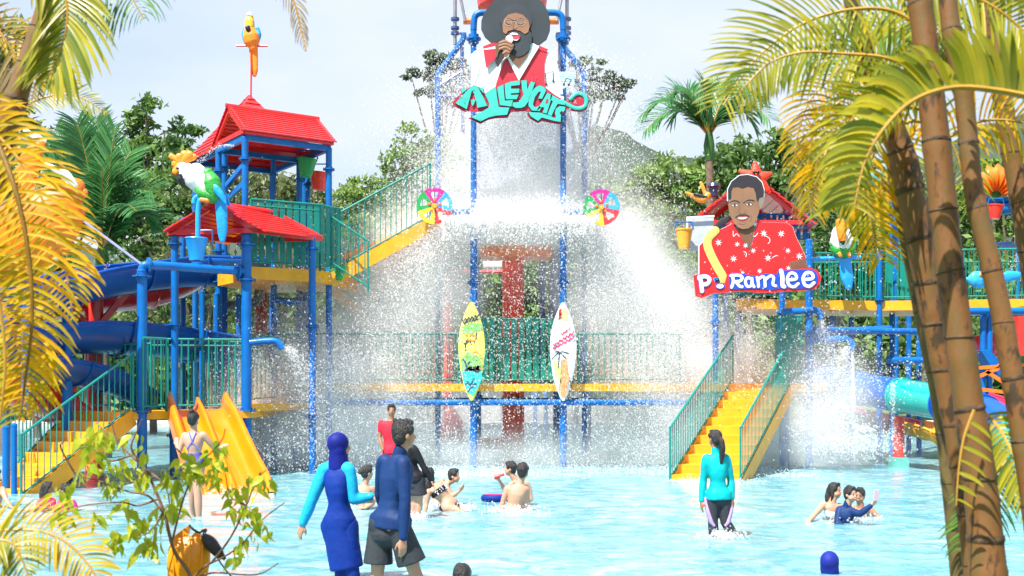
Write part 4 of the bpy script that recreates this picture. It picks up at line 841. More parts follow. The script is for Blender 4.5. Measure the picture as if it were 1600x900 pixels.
    LET = {'letter_a': [(262, 212), (292, 202), (328, 222), (385, 330), (428, 420), (325, 442), (300, 345), (280, 262), (262, 262), (235, 360), (208, 456), (150, 425), (90, 392), (170, 300)],
     'letter_l': [(402, 300), (420, 285), (465, 250), (512, 226), (522, 240), (535, 340), (550, 436), (665, 440), (640, 515), (520, 525), (440, 545), (355, 585), (262, 545), (360, 490), (442, 440), (450, 400), (430, 350)],
     'letter_l.001': [(535, 222), (600, 193), (606, 280), (615, 366), (702, 360), (686, 428), (565, 412), (548, 320)],
     'letter_e': [(615, 185), (690, 160), (778, 150), (775, 198), (680, 208), (682, 238), (770, 238), (768, 282), (680, 287), (683, 305), (762, 302), (742, 350), (628, 350), (618, 270)],
     'letter_y': [(793, 150), (850, 150), (852, 205), (856, 245), (880, 190), (898, 160), (937, 175), (900, 280), (862, 380), (830, 425), (790, 443), (730, 443), (695, 422), (702, 385), (760, 382), (790, 345), (815, 300), (800, 240)],
     'letter_c': [(940, 225), (985, 203), (1035, 220), (1056, 258), (1012, 345), (972, 342), (1002, 268), (975, 272), (935, 330), (915, 405), (937, 440), (985, 420), (1000, 440), (960, 474), (905, 470), (868, 420), (870, 350), (905, 265)],
     'letter_a.001': [(1070, 280), (1122, 307), (1095, 400), (1062, 502), (1018, 492), (1038, 440), (1008, 432), (985, 478), (955, 472), (1012, 380)],
     'letter_t': [(1108, 300), (1180, 340), (1262, 388), (1256, 412), (1180, 398), (1145, 460), (1112, 530), (1072, 512), (1100, 440), (1128, 372), (1100, 350)],
     'letter_s': [(1262, 432), (1256, 470), (1216, 478), (1200, 500), (1215, 520), (1210, 592), (1140, 580), (1010, 545), (970, 580), (890, 530), (868, 488), (990, 494), (1100, 528), (1148, 553), (1166, 540), (1150, 500), (1162, 450), (1202, 424)],
     'ear': [(145, 242), (170, 236), (215, 243), (160, 285)], 'ear.001': [(340, 222), (385, 232), (392, 290), (350, 245)]}
    for k, pts in LET.items(): k = k.split('.')[0]; e = cutp(t, k+'_edge', pts, lo, d, .268, .012, INK, .05); cutp(t, k, pts, lo, d, .282, .03, TQ)
    cutp(t, 'letter_hole', [(1060, 350), (1080, 345), (1075, 395), (1048, 392)], lo, d, .313, .003, DKR)
    cutp(t, 'nose_piece', [(252, 356), (298, 356), (288, 400), (272, 422), (258, 400)], lo, d, .282, .03, TQ)
    stroke(t, 'tail', [[(1225, 368), (1300, 412), (1370, 442), (1440, 440), (1482, 400), (1480, 330), (1430, 287), (1370, 295), (1318, 345)]], lo, d, .285, 40, TQ)
    stroke(t, 'tail_edge', [[(1225, 368), (1300, 412), (1370, 442), (1440, 440), (1482, 400), (1480, 330), (1430, 287), (1370, 295), (1318, 345)]], lo, d, .272, 50, INK, sq=.15)
    for px in (742, 878): q = MB(); q.beam(P(px, 60, 25.4), P(px, 60, 25.05), .08, .08); q.beam(P(px, 150, 25.4), P(px, 150, 25.05), .08, .08); q.build('bracket', BLUE, t)
sign1()
def star(cx, cy, r, n=7, a0=0.0, inner=.28):
    return [(cx+(r if k % 2 == 0 else r*inner)*math.cos(a0+math.pi*k/n), cy+(r if k % 2 == 0 else r*inner)*math.sin(a0+math.pi*k/n)) for k in range(2*n)]
def sign2():
    d = 24.3; fr = (1070, 260, 7.26); SR = mat('painted_shirt_red', (.70, .012, .014), .45, .08, 3); SB = mat('painted_blue', (.01, .05, .42), .45); GO = mat('painted_gold', (.62, .45, .12), .5, .12, 4)
    FC = mat('painted_face_brown', (.22, .11, .06), .5, .2, 2); EAR = mat('painted_ear_grey', (.20, .16, .13), .5)
    t = thing('painted_sign', 'cut-out of a smiling man in red flowered shirt over P. RAMLEE lettering', 'sign', P(1180, 470, d))
    sh_ = [(160, 905), (215, 850), (300, 785), (400, 722), (530, 655), (600, 735), (650, 850), (735, 965), (765, 850), (790, 700), (815, 598), (870, 640), (1000, 640), (1150, 648), (1215, 690), (1250, 800), (1300, 900), (1365, 1040), (1180, 1092), (1182, 1210), (1100, 1240), (500, 1260), (160, 1260)]
    cutp(t, 'shirt_edge', sh_, fr, d, 0, .05, PW, .012); cutp(t, 'shirt', sh_, fr, d, .052, .02, SR)
    cutp(t, 'arm', [(1180, 1092), (1362, 1042), (1388, 1180), (1180, 1215)], fr, d, .053, .02, SKN)
    cutp(t, 'neck', [(565, 640), (800, 600), (786, 700), (762, 800), (735, 955), (650, 850), (600, 735)], fr, d, .074, .012, SKN)
    cutp(t, 'hair_edge', [(470, 400), (470, 265), (515, 175), (605, 107), (700, 96), (805, 122), (868, 185), (893, 270), (890, 365), (840, 400), (600, 420)], fr, d, .084, .012, PW)
    cutp(t, 'hair', [(480, 395), (478, 270), (520, 182), (610, 115), (700, 105), (800, 131), (860, 192), (885, 272), (880, 362), (842, 372), (835, 440), (700, 420), (500, 420)], fr, d, .098, .014, INK)
    cutp(t, 'ear', [(835, 372), (868, 360), (888, 385), (880, 440), (850, 480), (825, 520), (822, 400)], fr, d, .11, .016, EAR)
    cutp(t, 'face', [(482, 470), (484, 392), (512, 385), (515, 300), (530, 256), (590, 252), (640, 268), (700, 248), (765, 262), (788, 320), (800, 400), (826, 440), (828, 520), (800, 600), (765, 672), (705, 715), (640, 722), (585, 700), (545, 650), (510, 590), (490, 530)], fr, d, .128, .014, FC)
    stroke(t, 'brow', [[(498, 418), (530, 402), (575, 405), (606, 425)], [(650, 425), (690, 398), (735, 394), (770, 405)]], fr, d, .143, 13, INK)
    for cx, cy in ((552, 450), (712, 440)):
        cutp(t, 'eye', ellip(cx, cy, 36, 17), fr, d, .143, .004, mat('painted_eye', (.55, .52, .50), .4)); cutp(t, 'iris', ellip(cx-2, cy, 15, 15), fr, d, .148, .004, SKN); cutp(t, 'pupil', ellip(cx-2, cy, 7, 7), fr, d, .153, .003, INK)
        stroke(t, 'eyelid', [[(cx-38, cy+4), (cx-15, cy-17), (cx+15, cy-17), (cx+38, cy+2)]], fr, d, .15, 6, INK)
    stroke(t, 'nose', [[(612, 450), (596, 520), (612, 548), (640, 550), (668, 540), (672, 515)]], fr, d, .143, 8, SKN)
    stroke(t, 'moustache', [[(560, 588), (590, 568), (628, 562), (640, 568), (655, 561), (690, 566), (712, 580)]], fr, d, .144, 13, INK)
    cutp(t, 'lips', [(570, 592), (640, 582), (705, 585), (680, 618), (640, 632), (595, 618)], fr, d, .143, .004, DKR)
    cutp(t, 'teeth', [(583, 596), (640, 592), (696, 588), (668, 606), (635, 612), (600, 608)], fr, d, .149, .004, WHITE)
    stroke(t, 'chin_crease', [[(600, 660), (635, 670), (672, 658)], [(730, 560), (742, 600), (725, 640)]], fr, d, .142, 7, SKN)
    stroke(t, 'guitar_strap', [[(338, 735), (262, 815), (250, 900), (290, 1010), (350, 1130), (420, 1250), (462, 1370)]], fr, d, .085, 96, GO, sq=.12)
    stroke(t, 'guitar_head', [[(345, 715), (400, 650), (480, 600)]], fr, d, .06, 80, INK, sq=.12)
    for i, (x, y) in enumerate(((375, 870), (885, 765), (1085, 770), (545, 1052), (768, 962), (935, 1045), (1160, 962), (1290, 1024), (645, 1215), (840, 1192), (585, 890), (787, 662), (1165, 1160), (680, 905))):
        r_ = 44 if i in (0, 1, 2, 3, 5, 7) else 34; cutp(t, 'flower', star(x, y, r_, 7, i*.4), fr, d, .087 if i in (10, 11, 13) else .074, .006, WHITE)
    stroke(t, 'vine', [[(900, 790), (950, 820), (955, 860), (935, 880)], [(985, 1040), (1030, 1015), (1045, 1020)], [(760, 790), (790, 800), (820, 760)], [(660, 970), (690, 990), (685, 1030)], [(540, 740), (545, 800), (580, 770), (610, 800)]], fr, d, .074, 6, WHITE)
    board = [(85, 1245), (180, 1225), (285, 1235), (330, 1330), (440, 1330), (470, 1225), (560, 1205), (700, 1235), (900, 1215), (1010, 1215), (1050, 1172), (1150, 1180), (1260, 1170), (1400, 1160), (1480, 1185), (1525, 1262), (1505, 1350), (1430, 1408), (1200, 1422), (980, 1438), (850, 1442), (640, 1425), (500, 1432), (300, 1450), (180, 1500), (110, 1478)]
    cutp(t, 'name_board', board, fr, d, .13, .03, SR)
    cutp(t, 'name_board_inner', [(480, 1240), (520, 1212), (640, 1225), (760, 1255), (900, 1225), (1020, 1235), (1048, 1180), (1130, 1190), (1250, 1182), (1400, 1178), (1460, 1200), (1490, 1262), (1474, 1340), (1400, 1388), (1240, 1398), (1100, 1385), (960, 1412), (800, 1395), (640, 1402), (490, 1405)], fr, d, .162, .014, SB)
    cutp(t, 'dot_edge', ellip(385, 1368, 55, 38), fr, d, .162, .014, SB); cutp(t, 'dot', ellip(382, 1368, 40, 25), fr, d, .178, .012, WHITE)
    y = 726
    LT_ = {'letter_p': ([[(150, y+700-140), (165, y+640-60), (180, y+700)], [(150, y+540), (225, y+535), (265, y+570), (235, y+620), (170, y+622)]], 44),
     'letter_r': ([[(520, y+520), (532, y+590), (512, y+655)], [(505, y+525), (590, y+520), (632, y+545), (610, y+585), (545, y+592)], [(560, y+592), (600, y+640), (630, y+650)]], 34),
     'letter_a': ([[(735, y+560), (690, y+550), (668, y+595), (690, y+645), (735, y+635), (742, y+580)], [(742, y+555), (745, y+610), (765, y+650)]], 32),
     'letter_m': ([[(800, y+545), (812, y+600), (815, y+648)], [(812, y+570), (860, y+535), (885, y+560), (890, y+645)], [(888, y+575), (945, y+530), (985, y+545), (978, y+620), (1010, y+640)]], 32),
     'letter_l': ([[(1070, y+470), (1085, y+540), (1085, y+630), (1105, y+648)]], 46),
     'letter_e': ([[(1150, y+575), (1240, y+560), (1225, y+505), (1170, y+500), (1140, y+560), (1160, y+630), (1215, y+650), (1262, y+615)]], 34),
     'letter_e.001': ([[(1320, y+570), (1425, y+555), (1415, y+500), (1355, y+492), (1318, y+550), (1335, y+625), (1390, y+645), (1440, y+605)]], 36)}
    for k, (ln, w_) in LT_.items():
        k = k.split('.')[0]
        stroke(t, k+'_edge', ln, fr, d, .172, w_+14, SB, sq=.1); stroke(t, k, ln, fr, d, .185, w_, WHITE, sq=.25)
    for px in (1224, 1264, 1120): q = MB(); q.beam(P(px, 440, d+1.2), P(px, 440, d), .07, .07); q.build('bracket', BLUE, t)
sign2()
# ================================================================== WHEELS, SURFBOARDS
def wheel(label, px, py, d, rot):
    c = P(px, py, d); t = thing('water_spinner', label, 'wheel', c, 'coloured spray wheels'); R_ = .405
    cols = [mat('wheel_magenta', (.50, .01, .22), .4), mat('wheel_blue', (.02, .30, .85), .4), mat('wheel_red', (.62, .01, .02), .4), mat('wheel_yellow', (.80, .58, .01), .4), mat('wheel_green', (.0, .28, .06), .4)]
    for k in range(5):
        a0 = rot+math.radians(90+36-72*k); a1 = a0-math.radians(72); n_ = 10
        def pt(r_, a, y): return c+Vector((math.cos(a)*r_, y, math.sin(a)*r_))
        am = (a0+a1)/2; out, inn = [], []
        for j in range(n_+1): a = a0+(a1-a0)*j/n_; out.append((R_, a)); inn.append((R_*.80, am+(a-am)*.50))
        for j in range(3): f = (j+1)/4; out.append((R_*(1-f), a1)); inn.append((R_*(.80-.44*f), am+(a1-am)*(.50-.15*f)))
        out.append((.0, am)); inn.append((R_*.32, am))
        for j in range(3): f = 1-(j+1)/4; out.append((R_*(1-f), a0)); inn.append((R_*(.80-.44*f), am+(a0-am)*(.50-.15*f)))
        rows = [[pt(r_, a, y) for r_, a in lst] for lst, y in ((out, -.02), (inn, -.02), (inn, .02), (out, .02), (out, -.02))]
        q = MB(); q.grid(rows, True); q.build('wheel_sector', cols[k], t)
        q = MB(); q.ball(c+Vector((math.cos(am)*R_*.3, -.03, math.sin(am)*R_*.3)), (.035, .03, .035)); q.build('knob', ORG, t, True)
    q = MB(); q.lathe(c+Vector((0, -.06, 0)), [(.0, -.02), (.05, -.02), (.06, 0), (.06, .1)], 14, 'y'); q.build('hub', mat('hub_orange', (.9, .28, .01), .35), t, True)
    q = MB(); q.tube([c+Vector((0, .06, 0)), c+Vector((0, .1, R_*1.1)), c+Vector((-.06, .1, R_*1.22)), c+Vector((-.1, .08, R_*1.05))], .012, 5); q.build('drip_pipe', DKS, t)
wheel('rainbow sectored spray wheel with five windows left of the bucket frame', 679, 322, 25.1, math.radians(0))
wheel('rainbow sectored spray wheel with five windows right of the bucket frame', 940, 324, 25.1, math.radians(8))
def surfboard(label, px, pyt, pyb, wpx, d, base, art):
    t = thing('surfboard', label, 'surfboard', P(px, (pyt+pyb)/2, d), 'surfboards on the front posts'); rows = []
    for k in range(25):
        f = k/24; py = pyt+(pyb-pyt)*f; hw = max(.02, wpx/2*math.sin(math.pi*min(1, max(0, (f*.97+.015))))**.72*(1+.05*math.sin(2*math.pi*f)))
        row = []
        for j in range(12):
            a = 2*math.pi*j/12; q_ = P(px, py, d); row.append(q_+Vector((math.cos(a)*hw*d/FPX, math.sin(a)*.045, 0)))
        rows.append(row)
    q = MB(); q.grid(rows, True); b = q.build('board', base, t, True, 60)
    for nm, col, kind, arg in art:
        m = mat('board_'+nm, col, .5, .1, 5)
        if kind == 'p': cutp(t, 'print', arg, (0, 0, 1), d, .046, .004, m)
        else: stroke(t, 'print_lettering', arg[1], (0, 0, 1), d, .052, arg[0], m, 3, .15)
    q = MB(); q.beam(P(px, (pyt+pyb)/2, d), P(px, (pyt+pyb)/2, d+.45), .08, .08); q.build('bracket', BLUE, t)
wig = lambda x0, x1, y0, y1, a, n: [(x0+(x1-x0)*i/n, y0+(y1-y0)*i/n+(a if i % 2 else -a)) for i in range(n+1)]
surfboard('yellow surfboard with turquoise lower half and palm and flower print on the left front post', 737, 472, 626, 41, 25.15, mat('board_yellow', (.72, .68, .12), .4),
 [('green', (.18, .42, .10), 'p', [(722, 512), (735, 505), (754, 506), (752, 514), (738, 522), (722, 520)]), ('green', 0, 'p', [(720, 562), (731, 550), (744, 556), (753, 566), (748, 580), (722, 580)]), ('turq', (.02, .50, .45), 'p', [(722, 580), (735, 572), (752, 578), (754, 590), (747, 606), (738, 618), (730, 612), (724, 596)]),
  ('redp', (.70, .02, .02), 'p', ellip(746, 577, 5.5, 6, 12)), ('dark', (.03, .03, .05), 's', (2.0, [wig(722, 748, 501, 494, 2.2, 10), wig(724, 747, 505, 499, 1.8, 9)])), ('orange', (.75, .25, .02), 's', (1.8, [wig(727, 744, 523, 525, 1.5, 7), wig(727, 742, 531, 533, 1.5, 7), [(738, 552), (744, 549), (750, 556)]])),
  ('dark', 0, 's', (1.6, [[(728, 548), (727, 538), (722, 534)], [(727, 538), (733, 533), (737, 538)], [(727, 538), (730, 531)], [(745, 517), (744, 528), (741, 535)]])), ('ink2', (.02, .06, .14), 's', (2.6, [[(724, 562), (730, 572), (728, 580)], [(734, 566), (728, 572)], [(730, 596), (736, 604), (731, 612)], [(741, 592), (735, 603), (742, 606)], [(728, 600), (744, 600)]])), ('green', 0, 's', (1.6, [wig(728, 752, 557, 557, 2, 6)]))])
surfboard('white surfboard with red lettering and palm print on the right front post', 880, 473, 626, 41, 25.15, mat('board_white', (.66, .74, .78), .4),
 [('pale', (.62, .70, .20), 'p', [(880, 478), (887, 488), (886, 500), (879, 502), (874, 496)]), ('redp', 0, 'p', [(873, 484), (877, 482), (878, 498), (872, 500)]), ('pale', 0, 'p', [(864, 566), (872, 562), (877, 580), (876, 600), (868, 588)]), ('orange2', (.80, .28, .10), 'p', [(876, 562), (886, 560), (889, 590), (886, 616), (879, 622), (872, 610), (876, 588)]),
  ('crimson', (.60, .02, .10), 's', (2.0, [wig(864, 896, 540, 520, 2.2, 12), wig(864, 897, 545, 527, 1.8, 12), wig(877, 890, 523, 514, 1.5, 6)])), ('dark', 0, 's', (1.8, [[(862, 562), (874, 550), (888, 552)], [(874, 550), (866, 548)], [(874, 550), (872, 575)], [(874, 550), (884, 560)], wig(890, 893, 592, 605, 1.5, 4)]))])
# ================================================================== BIRDS AND ORNAMENTS
def blob(parent, name, pts, d, m, sq=.8, n=14, dy=0):
    """pts: (px, py, radius px) chain -> smooth rounded body"""
    w_ = [P(x, y, d)+Vector((0, dy, 0)) for x, y, r in pts]; sc = d/FPX
    c3 = catmull(w_, 5); rr = np.interp(np.linspace(0, len(pts)-1, len(c3)), range(len(pts)), [r*sc for _, _, r in pts])
    q = MB(); q.tube(c3, list(rr), n)
    for i in (0, -1): q.ball(c3[i], float(rr[i]), n, 8)
    y0 = d+dy; q.v = [(a[0], y0+(a[1]-y0)*sq, a[2]) for a in q.v]
    return q.build(name, m, parent, True, 80)
GRN = mat('bird_green', (.03, .30, .04), .4, .3, 14, bump=.6, bscale=30); BW = mat('bird_white', (.72, .78, .80), .45, .08, 20, bump=.5, bscale=25); BBL = mat('bird_blue', (.01, .28, .72), .35, .2, 8, bump=.4, bscale=25); BOR = mat('bird_orange', (.88, .26, .02), .35, .12, 8, bump=.3, bscale=25)
def z8(*p): return [(250+x/4.5, 220+y/4.5, r/4.5) for x, y, r in p]
t = thing('cockatoo_figure', 'white and green cockatoo figure with orange crest and long blue tail', 'bird figure', P(310, 405, 22.25)); d = 22.25
blob(t, 'head', z8((160, 190, 40), (178, 205, 58), (215, 240, 70), (240, 290, 60), (262, 335, 35)), d, BW)
blob(t, 'body', z8((255, 215, 60), (300, 270, 74), (345, 330, 74), (375, 375, 50), (385, 395, 30)), d, BW, .9, dy=.02)
blob(t, 'back', z8((335, 235, 44), (360, 290, 68), (375, 340, 66), (372, 390, 54), (310, 370, 50), (270, 340, 30)), d, GRN, .95, dy=-.02)
for dy in (-.17, .17): blob(t, 'wing', z8((385, 320, 10), (410, 345, 26), (440, 385, 26), (465, 430, 13), (478, 450, 5)), d, BBL, .45, dy=dy)
blob(t, 'tail', z8((425, 410, 44), (430, 470, 42), (436, 550, 40), (438, 640, 34), (438, 695, 22)), d, BBL, .45)
for j, (x, y, r_) in enumerate(((110, 215, 26), (108, 160, 30), (135, 115, 28), (170, 98, 32), (205, 100, 30), (235, 112, 24), (80, 110, 20))): blob(t, 'crest_feather', z8((150, 150, 22), (x, y, r_)), d, BOR, .5, dy=.02*(j % 2))
blob(t, 'beak', z8((150, 250, 30), (158, 270, 40), (185, 262, 28), (160, 296, 20)), d, BLACK, .8, dy=-.03)
for dy in (-.11,): blob(t, 'eye', z8((140, 205, 10), (142, 206, 10)), d, BLACK, .8, dy=dy-.06)
blob(t, 'foot', z8((300, 420, 16), (345, 425, 18)), d, BOR, .8, dy=-.1)
pipe(t, [P(303, 318, d), P(304, 311, d), P(309, 307, d), P(312, 310, d), P(309.5, 330, d), P(309, 408, d)], .05, CYB, 'perch_pipe')
q = MB(); q.lathe(P(307, 407, d), [(.13, 0), (.14, 0), (.21, .40), (.23, .43), (.22, .45), (.19, .42)], 18); q.build('funnel', CYB, t, True)
q = MB(); q.tube([P(309, 410, d), P(309, 418, d)], .13, 12); q.build('flange', BLUE, t, True)
pipe(t, [P(311, 360, d), P(330, 360, d), P(332, 364, d), P(332, 382, d)], .016, DKS, 'drip_pipe', 6)
t = thing('macaw_figure', 'orange and blue macaw figure on the red perch above the roof', 'bird figure', P(392, 150, 27.4)); d = 27.4
blob(t, 'head', [(391, 27, 5), (390, 33, 7.5), (390, 42, 8)], d, mat('bird_yellow', (.80, .48, .04), .4, .2, 8), .9)
blob(t, 'body', [(390, 44, 8), (392, 56, 13), (394, 66, 12), (396, 74, 7)], d, BOR, .8); blob(t, 'throat', [(389, 46, 4), (390, 49, 4), (391, 51, 2)], d, BLACK, 1, dy=-.13)
for x, s__ in ((381, -1), (404, 1)): blob(t, 'wing', [(x+2*s__*-1, 44, 3), (x, 54, 4), (x+2*-s__, 66, 2.5)], d, BBL, .9, dy=.03)
blob(t, 'tail', [(395, 72, 7), (396, 90, 6.5), (397, 108, 5.5), (397, 116, 3.5)], d, BOR, .5, dy=.05); blob(t, 'beak', [(389, 24, 3), (391, 22.5, 2.5), (393, 25, 2)], d, WHITE, 1, dy=-.05)
pipe(t, [P(369, 71.5, d), P(418, 72, d)], .025, RED, 'perch_bar', 8, 0); pipe(t, [P(393, 72, d), P(392, 162, d)], .022, RED, 'pole', 8, 0)
t = thing('toucan_figure', 'white and green toucan figure with orange beak and blue tail on the walkway rail', 'bird figure', P(1316, 402, 27)); d = 27.0
blob(t, 'body', [(1314, 366, 15), (1315, 378, 19), (1317, 388, 17)], d, BW, .9); blob(t, 'belly', [(1303, 382, 7), (1308, 389, 12), (1317, 391, 14), (1326, 387, 12), (1332, 376, 6)], d, GRN, .95, dy=-.03)
blob(t, 'beak', [(1306, 351, 7), (1308, 362, 8), (1309, 373, 7), (1310, 377, 6)], d, BOR, .9, dy=-.34); blob(t, 'beak_tip', [(1310, 378, 5.5), (1311, 383, 2.5)], d, BLACK, .9, dy=-.34)
blob(t, 'tail', [(1319, 398, 9), (1321, 415, 10), (1324, 435, 10), (1326, 447, 6)], d, CYB, .35); blob(t, 'foot', [(1308, 398, 3), (1309, 401, 3)], d, BOR, 1, dy=-.2); blob(t, 'foot', [(1322, 398, 3), (1323, 401, 3)], d, BOR, 1, dy=-.2)
pipe(t, [P(1262, 405, d), P(1345, 402, d)], .05, CYB, 'perch_bar', 8, 0); pipe(t, [P(1262, 405, d), P(1262, 440, d+.5)], .05, CYB, 'perch_bar', 8, 0)
t = thing('parrot_figure', 'blue and yellow parrot figure half hidden behind the drooping yellow frond', 'bird figure', P(1365, 330, 28)); d = 28.0
blob(t, 'body', [(1352, 276, 9), (1362, 292, 17), (1374, 312, 15), (1382, 330, 8)], d, mat('bird_yellow2', (.80, .50, .02), .4), .9); blob(t, 'wing', [(1350, 282, 8), (1368, 284, 11), (1388, 278, 5)], d, mat('bird_teal', (.0, .32, .36), .4), .6, dy=-.3); blob(t, 'wing', [(1335, 280, 8), (1332, 300, 9), (1335, 318, 6)], d, mat('bird_slate', (.08, .14, .26), .4), .6, dy=-.1)
post(t, 1398, 28.4, 3.9, 7.2, .13, ()); pipe(t, [P(1360, 335, 28.2), P(1400, 335, 28.4)], .04, BLUE, 'perch_bar', 8, 0)
STAR = mat('starfish_red', (.75, .04, .01), .4, .15, 12, bump=.8, bscale=40)
t = thing('starfish_figure', 'red starfish figure with two dark eyes on the roof behind the painted man', 'ornament', P(1183, 300, 26.0)); d = 26.0
for x, y in ((1180, 256), (1158, 268), (1203, 272), (1201, 300), (1166, 298)): blob(t, 'arm', [(1182, 280, 11), ((1182+x)/2, (280+y)/2, 9), (x, y, 4)], d, STAR, .6)
for x in (1176, 1182): blob(t, 'eye', [(x, 271, 2.8), (x+.5, 271, 2.8)], d, BLACK, 1, dy=-.14)
t = thing('crayfish_figure', 'small orange crayfish figure on the left slope of the right red roof', 'ornament', P(1098, 318, 25.6)); d = 25.6
blob(t, 'body', [(1106, 305, 5), (1100, 311, 6), (1092, 311, 5), (1084, 306, 4)], d, BOR, .8); blob(t, 'claw', [(1102, 304, 3), (1098, 292, 3), (1095, 286, 2.5)], d, BOR, .8); blob(t, 'claw', [(1084, 306, 3), (1076, 303, 2.5), (1072, 301, 2)], d, BOR, .8); blob(t, 'shell_band', [(1084, 304, 2), (1096, 307, 2.5), (1103, 308, 1.5)], d, CHAR, .9, dy=-.06)
t = thing('lantern', 'dark hooded lantern behind the slender palm trunk on the right red roof', 'lamp', P(1115, 308, 26.2)); q = MB(); q.lathe(P(1115, 308, 26.2), [(.06, 0), (.09, .02), (.11, .22), (.17, .24), (.14, .31), (.03, .36)], 14); q.build('lamp_body', mat('lantern_metal', (.06, .06, .12), .3, metal=.6), t, True)
t = thing('game_panel', 'pale grey panel with white frame left of the painted man with black hair', 'panel', P(1095, 385, 25.6)); q = MB(); q.box(P(1095, 366, 25.6), (.58, .06, .75)); q.build('panel_sheet', mat('pale_panel', (.40, .45, .55), .5), t)
q = MB(); q.tube([P(1074, 390, 25.5), P(1074, 340, 25.5), P(1116, 338, 25.5)], .025, 6); q.build('frame', WHITE, t)
tipping('orange tipping bucket left of the painted man with black hair', P(1069, 360, 25.3), .19, .42, mat('bucket_orange', (.85, .35, .04), .4), tilt=0)
t = thing('fish_figure', 'light blue fish figure on the walkway railing between the palm stems', 'ornament', P(1525, 450, 26.9)); d = 26.9
blob(t, 'body', [(1512, 436, 3), (1520, 436, 12), (1532, 437, 14), (1545, 440, 8)], d, mat('fish_blue', (.03, .35, .75), .35, .3, 10), .5); blob(t, 'tail_fin', [(1552, 440, 4), (1575, 432, 9), (1590, 430, 6)], d, CYB, .4); blob(t, 'fin', [(1530, 430, 3), (1537, 425, 4)], d, BOR, .8, dy=-.1)
t = thing('spray_arch', 'arching fan of thin dark pipes above the walkway between the palm stems', 'fountain', P(1560, 400, 29))
for k in range(7): pipe(t, [P(1532-4*k+20, 425, 29), P(1530+2*k, 400-2*k, 29), P(1552+4*k, 384-k, 29), P(1585+3*k, 392, 29), P(1600+4*k, 412+3*k, 29)], .014, DKS, 'arch_pipe', 5)
# orange and white fish figure behind the golden fronds, far left
t = thing('fish_figure', 'big orange fish figure with white bands behind the golden fronds at the left', 'ornament', P(70, 400, 20)); d = 20.0
blob(t, 'body', [(0, 420, 30), (40, 370, 60), (85, 335, 50), (115, 300, 26), (130, 302, 8)], d, ORG, .5); blob(t, 'white_band', [(20, 350, 14), (50, 385, 40), (80, 400, 12)], d, mat('fish_pale', (.55, .68, .72), .4), .62); blob(t, 'white_band', [(82, 262, 3), (112, 278, 8), (128, 295, 4)], d, WHITE, .8, dy=-.3); blob(t, 'white_band', [(92, 322, 10), (100, 350, 24)], d, mat('fish_pale', (0, 0, 0)), .7)
blob(t, 'tail_fin', [(40, 300, 12), (48, 250, 18), (64, 225, 8)], d, ORG, .4); blob(t, 'tail_fin', [(40, 205, 4), (58, 215, 6), (70, 220, 3)], d, WHITE, .5); blob(t, 'fin', [(100, 390, 10), (105, 345, 16), (118, 320, 6)], d, ORG, .4)
q = MB(); q.tube([P(40, 400, 20.2), P(40, 640, 20.2)], .08, 8); q.build('support_post', BLUE, t)
# ================================================================== PEOPLE
def skin(name, rgb): m = mat(name, rgb, .5, .06, 8, bump=.05, bscale=60); b = m.node_tree.nodes['Principled BSDF']; b.inputs['Subsurface Weight'].default_value = .12; b.inputs['Subsurface Radius'].default_value = (.02, .008, .004); return m
SK1, SK2, SK3 = skin('skin_tan', (.40, .205, .12)), skin('skin_light', (.47, .265, .175)), skin('skin_brown', (.31, .15, .085))
HAIRM = mat('black_hair', (.012, .009, .008), .35, .4, 30, bump=.8, bscale=90)
def cloth(name, rgb, bump=.8, rough=.6): return mat(name, rgb, max(rough, .62), .16, 5, bump=bump, bscale=7, spec=.2)
NAVY, ROYAL, AQUA, TURQ = cloth('navy_fabric', (.006, .028, .11), rough=.45), cloth('royal_blue_fabric', (.002, .024, .20), rough=.45), cloth('aqua_fabric', (.01, .32, .56), rough=.45), cloth('turquoise_fabric', (.0, .34, .36), rough=.45)
CHARC, DGREY, LILAC = cloth('charcoal_shorts_fabric', (.03, .035, .04)), cloth('dark_grey_fabric', (.035, .035, .045), rough=.4), cloth('lilac_fabric', (.36, .25, .42))
PINKC, PURP, BLKC, WHC, REDC = cloth('pink_fabric', (.70, .03, .12)), cloth('violet_fabric', (.10, .08, .36)), cloth('black_fabric', (.012, .012, .015)), cloth('white_fabric', (.75, .78, .82)), cloth('red_fabric', (.60, .02, .04))
def fuse(mb, name, m, parent, vox=.01, sm=4, matfn=None):
    """all the overlapping shapes become one continuous skin"""
    me = mb.mesh(name, m, wl(parent), True, 180); o = bpy.data.objects.new('tmp', me); COL.objects.link(o)
    r_ = o.modifiers.new('r', 'REMESH'); r_.mode = 'VOXEL'; r_.voxel_size = vox*1.22; r_.use_smooth_shade = True
    s_ = o.modifiers.new('s', 'SMOOTH'); s_.factor = .6; s_.iterations = sm
    dg_ = bpy.context.evaluated_depsgraph_get(); new = bpy.data.meshes.new_from_object(o.evaluated_get(dg_)); bpy.data.objects.remove(o); new.name = name
    if not new.materials: new.materials.append(m)
    if matfn:
        b_ = wl(parent); mats_, f = matfn
        new.materials.clear()
        for q in mats_: new.materials.append(q)
        new.polygons.foreach_set('material_index', [f(p.center+b_) for p in new.polygons])
    return link(new, name, parent)
def seg(q, a, b, ra, rb, bulge=0.0, n=14):
    a, b = Vector(a), Vector(b); pts = [a.lerp(b, k/6) for k in range(7)]; rr = [ra+(rb-ra)*k/6+bulge*math.sin(math.pi*min(1, k/6*1.25)) for k in range(7)]
    q.tube(pts, rr, n); q.ball(a, rr[0], n, 8); q.ball(b, rr[-1], n, 8)
